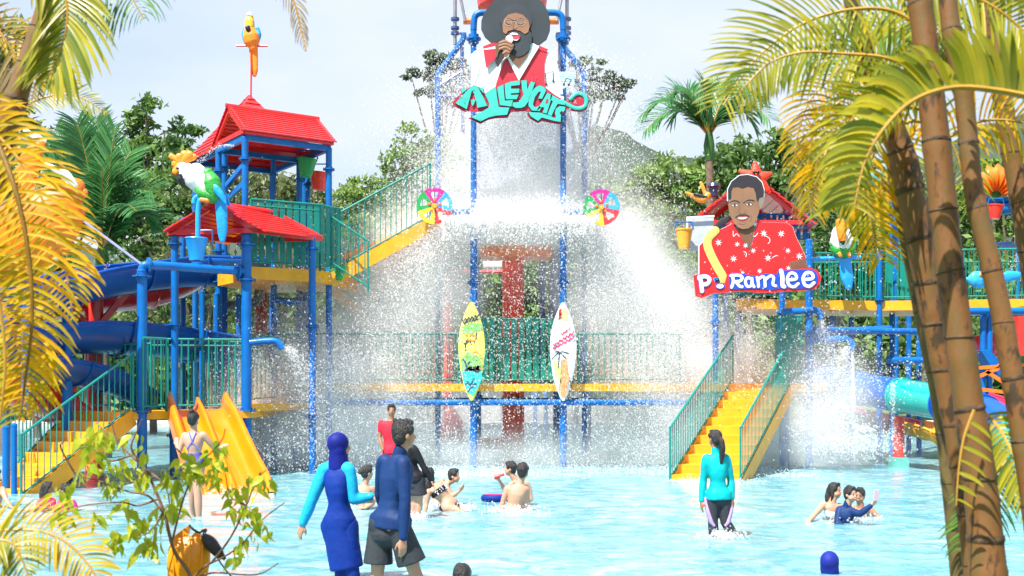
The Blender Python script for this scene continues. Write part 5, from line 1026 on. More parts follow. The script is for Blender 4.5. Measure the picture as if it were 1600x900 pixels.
def hand(q, w_, dirv, palm, s=1.0, curl=.5, thumb=1, infl=0):
    d_ = Vector(dirv).normalized(); p_ = Vector(palm); p_ = (p_-d_*p_.dot(d_)).normalized(); x = d_.cross(p_).normalized()*thumb
    w_ = Vector(w_)
    for k, (o_, ln, fl_) in enumerate(((.030, .070, .9), (.010, .078, 1), (-.010, .073, 1.05), (-.028, .058, 1.15))):
        kn = w_+d_*(.085-.004*abs(k-1))*s+x*o_*s; q.tube([w_+x*o_*.6*s, w_.lerp(kn, .5)+x*o_*.2*s, kn], [.015*s, .0155*s, .0115*s], 8); q.ball(kn, .0115*s, 8, 6)
        c = curl*fl_; p = kn; dd = d_
        for j, (fr_, r_) in enumerate(((.45, .0095), (.3, .0085), (.25, .0075))):
            dd = (dd+p_*c*(.55 if j == 0 else .6)).normalized(); e = p+dd*ln*fr_*s*1.05; q.tube([p, e], [r_*s*1.08, r_*s], 8); q.ball(e, r_*s, 8, 6); p = e
    b0 = w_+d_*.022*s+x*.020*s; k1 = b0+(d_*.6+x*.65+p_*.35).normalized()*.040*s; k2 = k1+(d_*.85+x*.25+p_*.35).normalized()*.032*s; k3 = k2+(d_*.95+p_*.3).normalized()*.024*s
    for a, b, ra, rb in ((b0, k1, .015, .0125), (k1, k2, .0115, .0105), (k2, k3, .010, .0085)): q.tube([a, b], [ra*s, rb*s], 8); q.ball(b, rb*s, 8, 6)
def torso(q, N, pel, uS, uH, hs, hh, s=1.0, infl=0, f0=0.0, f1=1.08, fem=False, dep=1.0, hem=0):
    N, pel = Vector(N), Vector(pel); prof_ = [(-.06, .055/hs, .058), (.02, .36, .062), (.06, .68, .072), (.11, .93, .085), (.18, 1.04, .098), (.32, .93, .115), (.45, .84, .108 if not fem else .112), (.62, .72 if not fem else .64, .094), (.75, .80 if not fem else .78, .10), (.88, None, .112), (1.0, None, .112), (1.1, None, .09)]
    if hem: prof_ = [p for p in prof_ if p[0] < .8]+[(.86, None, .128), (hem, None, .134)]
    ax = (pel-N); rows = []
    for f, wf, dp in prof_:
        if f < f0-.001 or f > f1+.06: continue
        u = Vector(uS).lerp(Vector(uH), min(1, max(0, f))).normalized(); u = (u-ax.normalized()*u.dot(ax.normalized())*.5).normalized(); v = u.cross(ax.normalized()).normalized(); c = N+ax*f-v*0
        hw = (wf*hs if wf else hh+.062*s*(1 if f < 1.05 else .7)+(.016*s if hem else 0))+infl; dv = dp*s*dep+infl; row = []
        for j in range(20):
            a = 2*math.pi*j/20; ca, sa = math.cos(a), math.sin(a); row.append(c+u*hw*math.copysign(abs(ca)**.85, ca)+v*dv*math.copysign(abs(sa)**.85, sa))
        rows.append(row)
    k = len(q.v); q.grid(rows, True); n_ = len(rows); q.add(rows[0], [tuple(range(20))]); q.add(rows[-1], [tuple(range(20))])
def headshape(q, c, face, s=1.0, up=(0, 0, 1)):
    f = Vector(face).normalized(); u = Vector(up).normalized(); f = (f-u*f.dot(u)).normalized(); x = f.cross(u).normalized(); c = Vector(c); R = Matrix((x, f, u)).transposed()
    g = lambda a, b, e: c+x*a*s+f*b*s+u*e*s
    q.ball(g(0, -.012, .028), (.074*s, .093*s, .088*s), 18, 12, R); q.ball(g(0, .018, -.028), (.058*s, .068*s, .075*s), 16, 10, R); q.ball(g(0, .045, -.085), (.030*s, .028*s, .024*s), 12, 8, R)
    q.ball(g(.043, .035, -.045), (.026*s, .035*s, .035*s), 10, 8, R); q.ball(g(-.043, .035, -.045), (.026*s, .035*s, .035*s), 10, 8, R)
    q.tube([g(0, .078, .020), g(0, .092, -.004), g(0, .098, -.022)], [.009*s, .011*s, .014*s], 8); q.ball(g(0, .097, -.022), .014*s, 8, 6)
    q.ball(g(.0, .080, -.052), (.024*s, .012*s, .012*s), 10, 6, R)
    for sg in (1, -1): q.ball(g(.076*sg, -.008, -.008), (.010*s, .020*s, .031*s), 8, 8, R)
    return g, R
def face_bits(parent, c, face, s=1.0, smile=True):
    q = MB(); g, R = headshape(MB(), c, face, s); q.use(BLACK)
    for sg in (1, -1): q.ball(g(.031*sg, .079, .012), (.013*s, .006*s, .0055*s), 10, 6, R); q.tube([g(.014*sg, .086, .033), g(.032*sg, .084, .039), g(.050*sg, .072, .032)], [.003*s, .004*s, .0025*s], 6)
    q.use(LIPS)
    q.tube([g(-.024, .080, -.046), g(-.012, .090, -.054), g(0, .093, -.056), g(.012, .090, -.054), g(.024, .080, -.046)], [.002*s, .0065*s, .007*s, .0065*s, .002*s], 8)
    if smile: q.use(WHITE); q.tube([g(-.014, .0925, -.0515), g(0, .0965, -.054), g(.014, .0925, -.0515)], [.002*s, .0042*s, .002*s], 6)
    q.build('facial_features', None, parent, True)
LIPS = mat('lips', (.45, .10, .09), .4)
def hairdo(q, c, face, s=1.0, kind='short'):
    g, R = headshape(MB(), c, face, s)
    q.ball(g(0, -.024, .040), (.086*s, .096*s, .094*s), 18, 12, R); q.ball(g(0, -.048, -.005), (.076*s, .062*s, .085*s), 14, 10, R)
    for sg in (1, -1): q.ball(g(.066*sg, .018, .048), (.022*s, .044*s, .046*s), 10, 8, R)
    q.ball(g(0, .045, .105), (.058*s, .038*s, .026*s), 12, 8, R)
    if kind == 'short':
        for k in range(26): a = random.uniform(0, 6.28); e = random.uniform(.2, 1.3); v = Vector((math.cos(a)*math.cos(e)*.082, math.sin(a)*math.cos(e)*.09-.02, math.sin(e)*.092+.04)); q.tube([g(*v), g(*(v*1.12+Vector((random.uniform(-.01, .01), .012, .006))))], [.016*s, .004*s], 6)
    if kind in ('bun', 'lowbun'):
        h = .135 if kind == 'bun' else .02; q.ball(g(0, -.075 if kind == 'bun' else -.13, h), (.042*s, .040*s, .040*s), 12, 8)
    if kind == 'pony': q.tube([g(0, -.10, .03), g(0, -.145, -.02), g(.012, -.15, -.12), g(.02, -.13, -.22), g(.012, -.12, -.32), g(0, -.11, -.36)], [.03*s, .042*s, .045*s, .038*s, .022*s, .006*s], 12)
    if kind == 'long':
        q.tube([g(0, -.06, .02), g(0, -.085, -.08), g(0, -.09, -.18), g(0, -.085, -.26)], [.075*s, .078*s, .07*s, .03*s], 14, sq=(1, .7))
        for sg in (1, -1): q.tube([g(.07*sg, .0, .04), g(.08*sg, -.01, -.06), g(.075*sg, -.03, -.16)], [.022*s, .024*s, .012*s], 8)
def person(label, d, J, sk, face, s=1.0, hair='short', hk=None, wear=(), vox=.010, hands=(None, None), group=None, fem=False, bits=False, hairm=None, cover=None):
    """J: joints in picture px with a depth offset in metres; wear: list of (name, material, what) garments over the one body"""
    W_ = {k: P(v[0], v[1], d+(v[2] if len(v) > 2 else 0)) for k, v in J.items()}
    feet = W_.get('anL') or W_.get('pel') or W_['neck']
    pel = W_['pel'] if 'pel' in W_ else (W_['hipL']+W_['hipR'])/2
    t = thing('person', label, 'person', (pel.x, pel.y, -.2), group)
    uS = (W_['shR']-W_['shL']); hs = uS.length/2; uH = (W_['hipR']-W_['hipL']) if 'hipL' in W_ else uS.copy(); hh = uH.length/2 if 'hipL' in W_ else .09*s
    hs = max(hs, .12*s); N = W_['neck']
    if uS.length < .2*s: pass
    q = MB(); headshape(q, W_['head'], face, s); H = W_['head']
    seg(q, N+(H-N)*-.15, H-Vector((0, 0, .05*s)), .056*s, .052*s)
    torso(q, N, pel, uS, uH, hs, hh, s, fem=fem)
    def arm(q, sd, infl=0, stop=1.0, start=True):
        a, e, w_ = W_['sh'+sd], W_.get('el'+sd), W_.get('wr'+sd)
        if not e: return
        inn = N.lerp(a, .75)
        q.ball(a.lerp(N, .12), (.053*s+infl,)*3, 12, 8); seg(q, a, e, .050*s+infl, .038*s+infl, .004*s)
        if w_: e2 = e.lerp(w_, stop); seg(q, e, e2, .038*s+infl, .0275*s+(.038-.0275)*s*(1-stop)+infl, .006*s)
    def leg(q, sd, infl=0, stop=1.0, feet_=True, fl0=0, fl1=0):
        a, k_, n_ = W_.get('hip'+sd), W_.get('kn'+sd), W_.get('an'+sd)
        if not k_: return
        seg(q, a, k_, .088*s+infl, .056*s+infl, .004*s)
        if n_: e = k_.lerp(n_, stop); seg(q, k_, e, .056*s+infl, .040*s+infl, .010*s)
        if n_ and feet_: f = Vector(face); f.z = 0; f.normalize(); q.tube([n_-f*.05*s-Z*.03, n_+f*.03*s-Z*.045, n_+f*.12*s-Z*.055, n_+f*.17*s-Z*.06], [.036*s, .042*s, .036*s, .018*s], 10)
    for sd in 'LR':
        arm(q, sd); leg(q, sd)
        h_ = hands[0 if sd == 'L' else 1]
        if 'wr'+sd in W_ and h_: dv, pn, cu, th_ = h_; hand(q, W_['wr'+sd], dv, pn, s*.98, cu, th_)
    fuse(q, 'body', sk, t, vox, 3)
    if bits: face_bits(t, W_['head'], face, s)
    if hair: q = MB(); hairdo(q, W_['head'], face, s, hair); fuse(q, 'hair', hairm or HAIRM, t, max(vox, .008), 2)
    for nm, m, what in wear:
        q = MB(); I = .012*s if 'thin' not in what else .006
        if 'cap' in what:
            g, R = headshape(MB(), H, face, s); q.ball(g(0, -.020, .034), (.092*s, .106*s, .104*s), 18, 12, R); q.ball(g(0, -.022, -.035), (.094*s, .080*s, .085*s), 14, 10, R)
            seg(q, H-Z*.03*s-Vector(face).normalized()*.015, N-Z*.03, .084*s, .100*s); q.ball(g(0, .02, -.105), (.055*s, .045*s, .03*s), 10, 8, R)
        if 'torso' in what: torso(q, N, pel, uS, uH, hs, hh, s, I, 0, 1.05, fem, hem=0 if 'dress' in what else 1.02)
        if 'collar' in what: seg(q, N, N.lerp(H, .35), .064*s, .060*s)
        if 'sleeves' in what:
            for sd in 'LR': arm(q, sd, I, .96)
        if 'sleeveonly' in what:
            for sd in 'LR':
                if 'el'+sd in W_: a = W_['sh'+sd]; q.tube([N.lerp(a, .35)+Z*.0, N.lerp(a, .7), a], [.050*s+I, .056*s+I, .056*s+I], 12); arm(q, sd, I+.003, .97)
        if 'short_sleeves' in what:
            for sd in 'LR':
                if 'el'+sd in W_: seg(q, W_['sh'+sd], W_['sh'+sd].lerp(W_['el'+sd], .5), .055*s+I, .052*s+I)
        if 'shorts' in what:
            for sd in 'LR':
                a, k_ = W_['hip'+sd], W_['kn'+sd]; top = a+Z*.06*s; lo = a.lerp(k_, what['shorts'] if isinstance(what, dict) else .85)
                q.tube([top, a, a.lerp(lo, .5), lo], [.085*s, .100*s, .112*s, .128*s], 16)
            q.ball(pel+Z*.02, (hh+.078*s, .118*s, .13*s), 16, 10); q.ball(pel-Z*.06, (hh+.06*s, .128*s, .12*s), 14, 8)
        if 'leggings' in what:
            for sd in 'LR': leg(q, sd, I, .97, False)
            q.ball(pel, (hh+.075*s, .118*s, .12*s), 16, 10)
        if 'dress' in what:
            m_ = (W_['hipL']+W_['hipR'])/2; k_ = (W_['knL']+W_['knR'])/2; q.tube([m_+Z*.15, m_, m_.lerp(k_, .5), m_.lerp(k_, .98), m_.lerp(k_, 1.0)], [.12*s, .150*s, .160*s, .158*s, .145*s], 20, sq=(1, .8))
        if 'brief' in what: q.ball(pel-Z*.03, (hh+.078*s, .122*s, .09*s), 16, 10)
        if 'band' in what:
            ax = pel-N; c = N+ax*.33; u = uS.normalized(); v = u.cross(ax.normalized()).normalized(); rows = []
            for f, i_ in ((.24, .004), (.27, .008), (.40, .009), (.44, .004)):
                rows.append([N+ax*f+u*(hs*.95+i_)*math.cos(a)+v*(.117*s+i_)*math.sin(a) for a in [2*math.pi*j/24 for j in range(24)]])
            q.grid(rows, True); q.build(nm, m, t, True); continue
        if q.v: fuse(q, nm, m, t, max(vox, .008), 3 if 'shorts' in what else 9)
    return t, W_
dn = (0, -.1, -1)
# the couple in front
t, W_ = person('person in royal blue full swimsuit with cap and aqua sleeves', 10.2,
 dict(head=(531, 698, .0), neck=(529, 725, .0), shL=(506, 735, .03), shR=(545, 735, -.05), elL=(486, 785, .0), wrL=(473, 818, .02), elR=(553, 780, -.05), wrR=(580, 776, -.02), hipL=(517, 822, 0), hipR=(544, 822, -.02), knL=(534, 888, 0), knR=(550, 890, -.06), anL=(537, 935, 0), anR=(556, 938, -.05)),
 SK1, (.85, .5, .05), .98, None, wear=(('swim_dress', ROYAL, ('torso', 'collar', 'dress')), ('leggings', ROYAL, ('leggings',)), ('sleeves', AQUA, ('sleeveonly',)), ('swim_cap', cloth('cap_blue', (.004, .010, .17), .4, .45), ('cap',))), vox=.0075,
 hands=((( -.35, .05, -1), (.6, .8, 0), .45, 1), ((1, .15, -.05), (0, .5, -.8), .5, -1)), fem=True)
q = MB(); c = W_['wrR']-Vector((.02, 0, 0)); q.tube([c-Vector((.012, 0, 0)), c+Vector((.012, 0, 0))], .036, 16); q.ball(c+Vector((0, -.033, .008)), (.018, .008, .018), 12, 6); q.build('wristwatch', STEEL, t, True)
person('person with short black hair in navy long sleeved rash shirt and dark shorts, walking', 9.9,
 dict(head=(632, 680, 0), neck=(624, 712, .0), shL=(599, 722, .10), shR=(630, 724, -.13), elL=(594, 772, .20), wrL=(602, 800, .40), elR=(633, 783, -.18), wrR=(630, 842, -.20), hipL=(594, 822, .06), hipR=(624, 824, -.06), knL=(590, 895, .05), knR=(648, 893, -.05), anL=(580, 952, .12), anR=(668, 955, -.02)),
 SK1, (.85, .52, -.02), 1.05, 'short', wear=(('rash_shirt', NAVY, ('torso', 'collar', 'sleeves')), ('shorts', CHARC, {'shorts': .80})), vox=.0075,
 hands=(((.3, .9, -.2), (1, 0, 0), .4, 1), ((-.02, 0, -1), (-.4, .9, 0), .38, -1)))
# girl in turquoise
t, W_ = person('person with black ponytail in turquoise top and grey and lilac leggings, seen from behind', 13.3,
 dict(head=(1117, 686, 0), neck=(1119, 708, .0), shL=(1103, 717, .0), shR=(1135, 717, .0), elL=(1099, 752, .03), wrL=(1096, 783, .0), elR=(1142, 749, .03), wrR=(1144, 779, -.02), hipL=(1113, 779, 0), hipR=(1133, 779, 0), knL=(1114, 815, 0), knR=(1133, 815, .0), anL=(1116, 852, .02), anR=(1155, 850, .02)),
 SK3, (-.45, .9, .0), .88, 'pony', wear=(('rash_shirt', TURQ, ('torso', 'collar', 'sleeves')), ('leggings', DGREY, ('leggings',))), vox=.008,
 hands=(((0, 0, -1), (.9, .3, 0), .35, 1), ((.2, 0, -1), (-.8, .4, 0), .35, -1)), fem=True)
for sg, a, k_ in ((-1, 'hipL', 'knL'), (1, 'hipR', 'knR')):
    q = MB(); A_, K_ = W_[a], W_[k_]; q.tube([A_+Vector((sg*.082, -.01, .02)), A_.lerp(K_, .5)+Vector((sg*.060, -.03, 0)), K_+Vector((sg*.030, -.045, 0)), K_+Vector((-sg*.01, -.05, -.05))], [.022, .032, .028, .016], 10); q.build('side_panel', LILAC, t, True)
# girl at the slide
t, W_ = person('person with hair bun in blue crossed strap swimsuit standing before the yellow slide', 15.5,
 dict(head=(302, 656, 0), neck=(303, 674, .0), shL=(288, 681, .0), shR=(319, 680, .0), elL=(281, 703, -.03), wrL=(277, 697, .22), elR=(334, 700, .06), wrR=(343, 701, .14), hipL=(297, 727, 0), hipR=(312, 727, 0), knL=(300, 766, .02), knR=(309, 766, -.04), anL=(302, 806, .12), anR=(311, 815, -.03)),
 SK2, (.12, .97, .1), .93, 'bun', wear=(('swimsuit', PURP, ('brief',)),), vox=.0095,
 hands=(((-.2, .3, 1), (0, .9, 0), .4, 1), ((.8, .1, .5), (0, .8, -.3), .4, -1)), fem=True)
N, pl = W_['neck'], (W_['hipL']+W_['hipR'])/2
q = MB(); b_ = Vector((0, -.118, 0)); q.tube([N+Vector((-.05, -.07, .0)), N.lerp(pl, .30)+b_, N.lerp(pl, .52)+Vector((.085, -.085, 0))], .008, 6); q.tube([N+Vector((.05, -.07, .0)), N.lerp(pl, .30)+b_, N.lerp(pl, .52)+Vector((-.085, -.085, 0))], .008, 6); q.build('crossed_strap', mat('strap_blue', (.12, .16, .60), .5), t, True)
q = MB(); torso(q, N, pl, Vector((1, 0, 0)), Vector((1, 0, 0)), .14, .07, .93, .007, .62, 1.05, True); fuse(q, 'swimsuit_panel', PURP, t, .01, 1)
# selfie group
person('person in white halter bikini top kneeling in the water, first of the selfie group', 15.1,
 dict(head=(1305, 767, 0), neck=(1300, 784, .0), shL=(1286, 789, .02), shR=(1313, 792, .03), elL=(1272, 805, -.12), wrL=(1264, 814, -.22), elR=(1314, 812, -.05), wrR=(1300, 816, -.22), pel=(1303, 832, .12)),
 SK2, (.75, -.65, -.05), .90, 'long', wear=(('bikini_top', WHC, ('band',)),), vox=.009, hands=(((-.5, -.7, -.3), (0, 0, -1), .3, 1), ((-.9, -.2, -.1), (0, 0, -1), .3, 1)), fem=True, bits=True)
t, W_ = person('person in navy long sleeved rash shirt stretching out an arm to take a selfie', 14.8,
 dict(head=(1329, 773, -.05), neck=(1323, 792, .0), shL=(1312, 797, .02), shR=(1332, 800, -.06), elL=(1308, 816, -.06), wrL=(1318, 824, -.20), elR=(1344, 803, -.16), wrR=(1361, 790, -.22), pel=(1318, 838, .06)),
 SK2, (.55, -.82, .02), .88, 'short', wear=(('rash_shirt', NAVY, ('torso', 'collar', 'sleeves')),), vox=.008, hands=(None, ((.65, -.15, .7), (-.2, .6, .2), .7, -1)), bits=True)
ph = thing('phone', 'pale pink phone held up in the outstretched hand of the selfie taker', 'phone', P(1369, 780, 14.55)); q = MB(); q.box(P(1369, 774, 14.55), (.078, .011, .15), Euler((.1, .05, .3)).to_matrix()); o = q.build('phone_case', mat('phone_pink', (.55, .38, .42), .35), ph); bv = o.modifiers.new('b', 'BEVEL'); bv.width = .006; bv.segments = 2
q = MB(); q.box(P(1369, 774, 14.555)+Vector((0, .006, 0)), (.07, .003, .14), Euler((.1, .05, .3)).to_matrix()); q.build('screen', BLACK, ph)
person('bare shouldered person crouching behind the selfie taker with one arm braced in the water', 15.5,
 dict(head=(1343, 775, 0), neck=(1345, 792, .0), shL=(1332, 795, .05), shR=(1358, 795, -.02), elL=(1330, 812, .1), elR=(1370, 806, -.08), wrR=(1380, 817, -.15), pel=(1342, 836, .1)),
 SK3, (-.5, -.85, 0), .90, 'short', wear=(('swim_trunks', NAVY, ('brief',)),), vox=.010, hands=(None, ((.6, -.5, -.3), (0, 0, -1), .2, -1)), bits=True)
# middle group
person('person in black long sleeved top and dark shorts stooping behind the man in navy', 15.3,
 dict(head=(622, 671, 0), neck=(632, 690, .0), shL=(628, 699, .05), shR=(648, 703, -.05), elL=(640, 725, .1), wrL=(655, 748, .1), elR=(661, 728, -.05), wrR=(674, 751, -.05), hipL=(642, 750, .03), hipR=(654, 751, -.03), knL=(646, 784, 0), knR=(655, 782, 0), anL=(644, 822, .02), anR=(652, 822, .02)),
 SK2, (.5, .8, -.2), .92, 'bun', wear=(('rash_shirt', BLKC, ('torso', 'sleeves')), ('shorts', DGREY, {'shorts': .7})), vox=.011, hands=(None, ((.4, 0, -.9), (-1, 0, 0), .3, 1)), fem=True)
person('person with low bun sitting in the water between the couple, seen from behind', 16.5,
 dict(head=(574, 739, 0), neck=(570, 757, .0), shL=(559, 764, .0), shR=(582, 764, .02), elL=(557, 786, -.02), elR=(583, 786, .05), wrR=(571, 794, -.16), pel=(567, 806, 0)),
 SK2, (.8, .55, 0), .92, 'lowbun', wear=(('swim_top', BLKC, ('band',)),), vox=.011, hands=(None, ((-1, -.1, 0), (0, 0, 1), .2, 1)), fem=True)
t, W_ = person('person in black dotted bikini leaning sideways in the shallow water', 16.4,
 dict(head=(670, 743, 0), neck=(676, 757, .0), shL=(669, 769, -.1), shR=(688, 757, .1), elL=(666, 788, -.12), wrL=(664, 800, -.16), elR=(694, 766, .15), pel=(704, 790, 0), hipL=(699, 793, -.09), hipR=(709, 789, .09), knL=(730, 806, -.1), knR=(735, 806, .1)),
 SK2, (.3, .9, -.2), .94, 'long', wear=(('bikini_top', BLKC, ('band',)), ('bikini_bottom', BLKC, ('brief', 'thin'))), vox=.010, hands=(None, None), fem=True)
q = MB()
for k in range(26): a = random.uniform(-2.6, -.4); f = random.uniform(.26, .42); ax = W_['pel']-W_['neck']; u = (W_['shR']-W_['shL']).normalized(); v = u.cross(ax.normalized()).normalized(); q.ball(W_['neck']+ax*f+u*.145*math.cos(a)+v*.119*math.sin(a), .0085, 6, 4)
o = q.build('white_dots', WHITE, t, True); o['kind'] = 'stuff'
person('bare backed person with cropped black hair bending over with one arm forward', 17.1,
 dict(head=(710, 744, -.05), neck=(698, 755, .0), shL=(690, 751, .12), shR=(697, 760, -.12), elL=(700, 770, .2), elR=(706, 776, -.16), wrR=(718, 767, -.2), pel=(682, 790, 0)),
 SK2, (.8, -.25, -.55), .92, 'short', wear=(), vox=.011, hands=(None, ((.6, -.1, .7), (-.5, .5, 0), .8, 1)))
person('bare backed person with thick black hair sitting in the water, nearer of the pair', 16.2,
 dict(head=(817, 737, 0), neck=(812, 755, .0), shL=(793, 764, .0), shR=(823, 764, .02), elL=(785, 787, .02), elR=(821, 790, .04), wrL=(780, 806, .08), wrR=(815, 808, .0), pel=(800, 808, .0)),
 SK2, (.25, .95, 0), 1.0, 'short', wear=(), vox=.010, hands=(None, None))
person('wet haired person facing left behind the bare backed sitter, holding a red toy', 17.0,
 dict(head=(797, 733, 0), neck=(806, 750, .0), shL=(799, 757, -.12), shR=(824, 757, .12), elL=(790, 768, -.1), wrL=(783, 755, -.14), elR=(830, 780, .1), pel=(822, 806, .1)),
 SK2, (-.95, .1, -.15), .92, 'short', wear=(), vox=.011, hands=((( -.6, 0, .8), (-.4, -.3, 0), .8, 1), None))
tt = thing('toy', 'small red water toy held by the wet haired person', 'toy', P(777, 745, 16.8)); q = MB(); q.tube([P(772, 746, 16.8), P(781, 744, 16.8)], .035, 10); q.tube([P(779, 744, 16.8), P(788, 741, 16.8)], .02, 8); q.build('barrel', RED, tt, True)
tt = thing('swim_ring', 'pink and blue swim float lying in the water beside the pair', 'float', P(772, 762, 17.2)); q = MB(); c = W(772, 17.6, .06)
q.tube([c+Vector((math.cos(a)*.15, math.sin(a)*.12, 0)) for a in [math.pi*2*k/18 for k in range(10)]], .06, 10); q.build('pink_half', PINKC, tt, True); q = MB(); q.tube([c+Vector((math.cos(a)*.15, math.sin(a)*.12, 0)) for a in [math.pi*2*k/18 for k in range(9, 19)]], .06, 10); q.build('blue_half', ROYAL, tt, True)
# heads at the lower edge, children at the left, figure in the spray
person('person in violet blue swim cap, only head and shoulders at the bottom edge', 10.7,
 dict(head=(1297, 882, 0), neck=(1298, 906, .0), shL=(1274, 915, .0), shR=(1322, 915, .02), elL=(1268, 950, -.02), elR=(1328, 950, .05), pel=(1298, 985, 0)),
 SK3, (.5, .85, 0), .98, None, wear=(('swim_shirt', NAVY, ('torso', 'sleeveonly')), ('swim_cap', cloth('cap_violet', (.010, .018, .20), .4, .4), ('cap',))), vox=.010)
person('person with short dark hair, only the crown of the head at the bottom edge', 10.1,
 dict(head=(722, 903, 0), neck=(722, 930, .0), shL=(698, 938, .0), shR=(747, 938, .02), pel=(722, 1010, 0)), SK3, (.1, 1, 0), .98, 'short', wear=(('shirt', CHARC, ('torso',)),), vox=.010)
person('child with long dark hair in a pink top, sitting in the water by the staircase', 16.5,
 dict(head=(75, 763, 0), neck=(73, 777, .0), shL=(64, 783, .0), shR=(82, 783, .02), elL=(58, 795, -.12), elR=(82, 795, -.05), wrR=(70, 794, -.2), wrL=(50, 797, -.2), pel=(72, 812, 0)),
 SK3, (.8, .2, -.1), .78, 'long', wear=(('swim_shirt', PINKC, ('torso', 'short_sleeves')),), vox=.010, hands=(((-1, -.2, 0), (0, 0, -1), .2, 1), ((-1, 0, .2), (0, 0, 1), .3, 1)), fem=True)
person('child in a magenta patterned top partly hidden behind the bright shrub leaves', 16.3,
 dict(head=(102, 766, 0), neck=(104, 780, .0), shL=(95, 786, .0), shR=(114, 786, .02), elL=(90, 797, -.12), elR=(119, 797, -.05), wrL=(80, 796, -.2), pel=(104, 814, 0)),
 SK3, (-.8, .3, -.1), .78, 'short', wear=(('swim_shirt', cloth('magenta_fabric', (.55, .02, .18)), ('torso', 'short_sleeves')),), vox=.010, hands=(((-1, -.2, 0), (0, 0, -1), .2, 1), None), fem=True)
person('person at the far left edge leaning on one bare arm in the water', 16.8,
 dict(head=(-8, 742, 0), neck=(-8, 758, .0), shL=(-24, 766, .0), shR=(4, 765, .02), elR=(9, 780, -.1), wrR=(17, 792, -.2), elL=(-28, 785, .0), pel=(-10, 806, 0)),
 SK2, (.3, .9, 0), .95, 'short', wear=(('swim_trunks', NAVY, ('brief',)),), vox=.012, hands=(None, ((.8, -.3, -.2), (0, 0, -1), .2, 1)))
person('person in red swim vest standing in the spray behind the couple', 20.6,
 dict(head=(612, 642, 0), neck=(611, 656, .0), shL=(596, 661, .0), shR=(627, 661, .02), elL=(593, 684, -.02), elR=(630, 684, .05), wrL=(598, 703, -.1), wrR=(624, 703, -.1), hipL=(605, 708, 0), hipR=(618, 708, 0), knL=(605, 742, 0), knR=(618, 742, 0), anL=(605, 778, 0), anR=(618, 778, 0)),
 SK3, (.1, -1, 0), .95, 'short', wear=(('swim_vest', REDC, ('torso', 'short_sleeves')), ('shorts', REDC, {'shorts': .8})), vox=.012)
# ================================================================== FOREGROUND SHRUB AND BAG
TWIG = mat('twig', (.16, .08, .06), .7, .25, 25, bump=.3)
LIME = mat('lime_leaf', (.30, .42, .02), .35, .18, 9, transl=.5, tint=(.52, .52, .04))
sb = thing('shrub', 'spindly shrub with bright lime green leaves in the lower left foreground', 'shrub', P(300, 960, 5.6)); ds = 5.6
BR = [[(302, 960), (297, 900), (272, 860), (256, 800), (240, 760), (228, 735), (205, 712), (184, 690), (174, 660)], [(258, 805), (232, 775), (200, 768), (150, 750), (115, 742)], [(247, 780), (215, 790), (190, 785), (130, 790), (85, 808)], [(228, 735), (250, 750), (262, 770), (265, 790)],
      [(268, 850), (278, 810), (290, 770), (310, 730), (345, 690), (352, 670)], [(300, 905), (320, 885), (350, 870), (378, 850), (410, 812), (445, 785)], [(330, 880), (360, 840), (385, 790), (400, 750), (415, 735)], [(310, 730), (290, 715), (275, 700)], [(228, 735), (215, 750), (190, 760), (175, 780)], [(205, 712), (170, 720), (145, 700), (120, 700)], [(300, 905), (335, 895), (400, 898), (435, 880)], [(184, 690), (165, 675), (150, 660)], [(222, 725), (205, 700), (215, 672), (222, 655)], [(385, 790), (360, 775), (352, 740)], [(256, 800), (236, 830), (215, 838)], [(118, 742), (95, 700), (100, 690)]]
q = MB()
for i, b_ in enumerate(BR):
    dz = random.uniform(-.12, .12) if i else 0; w_ = [P(x, y, ds+dz*k/len(b_)) for k, (x, y) in enumerate(b_)]; c3 = catmull(w_, 5); q.tube(c3, [(.0095 if i == 0 else .0048)*(1-.75*k/len(c3))+.0012 for k in range(len(c3))], 7)
q.build('branches', TWIG, sb, True)
CL = [(150, 690, 26, 15), (182, 735, 22, 12), (140, 715, 18, 8), (170, 760, 18, 8), (222, 745, 18, 8), (160, 675, 16, 7), (210, 822, 16, 9), (232, 840, 18, 9), (185, 838, 16, 6), (285, 725, 22, 13), (310, 738, 22, 13), (335, 722, 20, 11), (345, 700, 12, 6), (265, 745, 18, 9), (278, 760, 14, 5), (388, 800, 26, 14), (378, 850, 18, 8), (402, 830, 20, 8), (362, 772, 16, 8), (412, 750, 16, 9), (388, 745, 12, 5), (100, 800, 22, 9), (96, 772, 16, 7), (152, 800, 18, 8), (176, 842, 12, 4), (270, 792, 18, 9), (250, 815, 14, 6), (222, 705, 12, 4), (205, 680, 14, 5), (120, 742, 12, 4), (225, 860, 14, 6), (345, 745, 12, 4), (200, 790, 14, 6)]
lm = []
for v_ in range(6):
    q = MB(); rows = []; ln, wd = 1.0, .48
    for k in range(6):
        f = k/5; h_ = wd/2*math.sin(math.pi*min(.98, f**.75+.02)); dz = -.28*f*f*(1+.3*v_); rows.append([(-h_, f*ln, dz+.16*h_), (0, f*ln, dz), (h_, f*ln, dz+.16*h_)])
    q.grid(rows); me = q.mesh('leaf', LIME, smooth=True, angle=180); a = me.attributes.new('tint', 'FLOAT', 'FACE'); a.data.foreach_set('value', [v_/5]*len(me.polygons)); lm.append(me)
for cx, cy, r_, n_ in CL:
    for k in range(int(n_*1.9)):
        p = P(cx+random.gauss(0, .5)*r_, cy+random.gauss(0, .5)*r_, ds+random.uniform(-.16, .16)); L_ = random.uniform(.038, .086)
        o = link(random.choice(lm), 'leaf', sb, p, (random.uniform(-1.6, -.2), random.uniform(-.9, .9), random.uniform(0, 6.28)), (L_, L_, L_))
bag = thing('bag', 'orange yellow dry bag with tall pointed corners hanging in the foreground shrub', 'bag', P(295, 900, 5.75)); d = 5.75; OB = mat('bag_yellow', (.85, .30, .006), .4, .12, 6, bump=.5, bscale=14)
rows = []
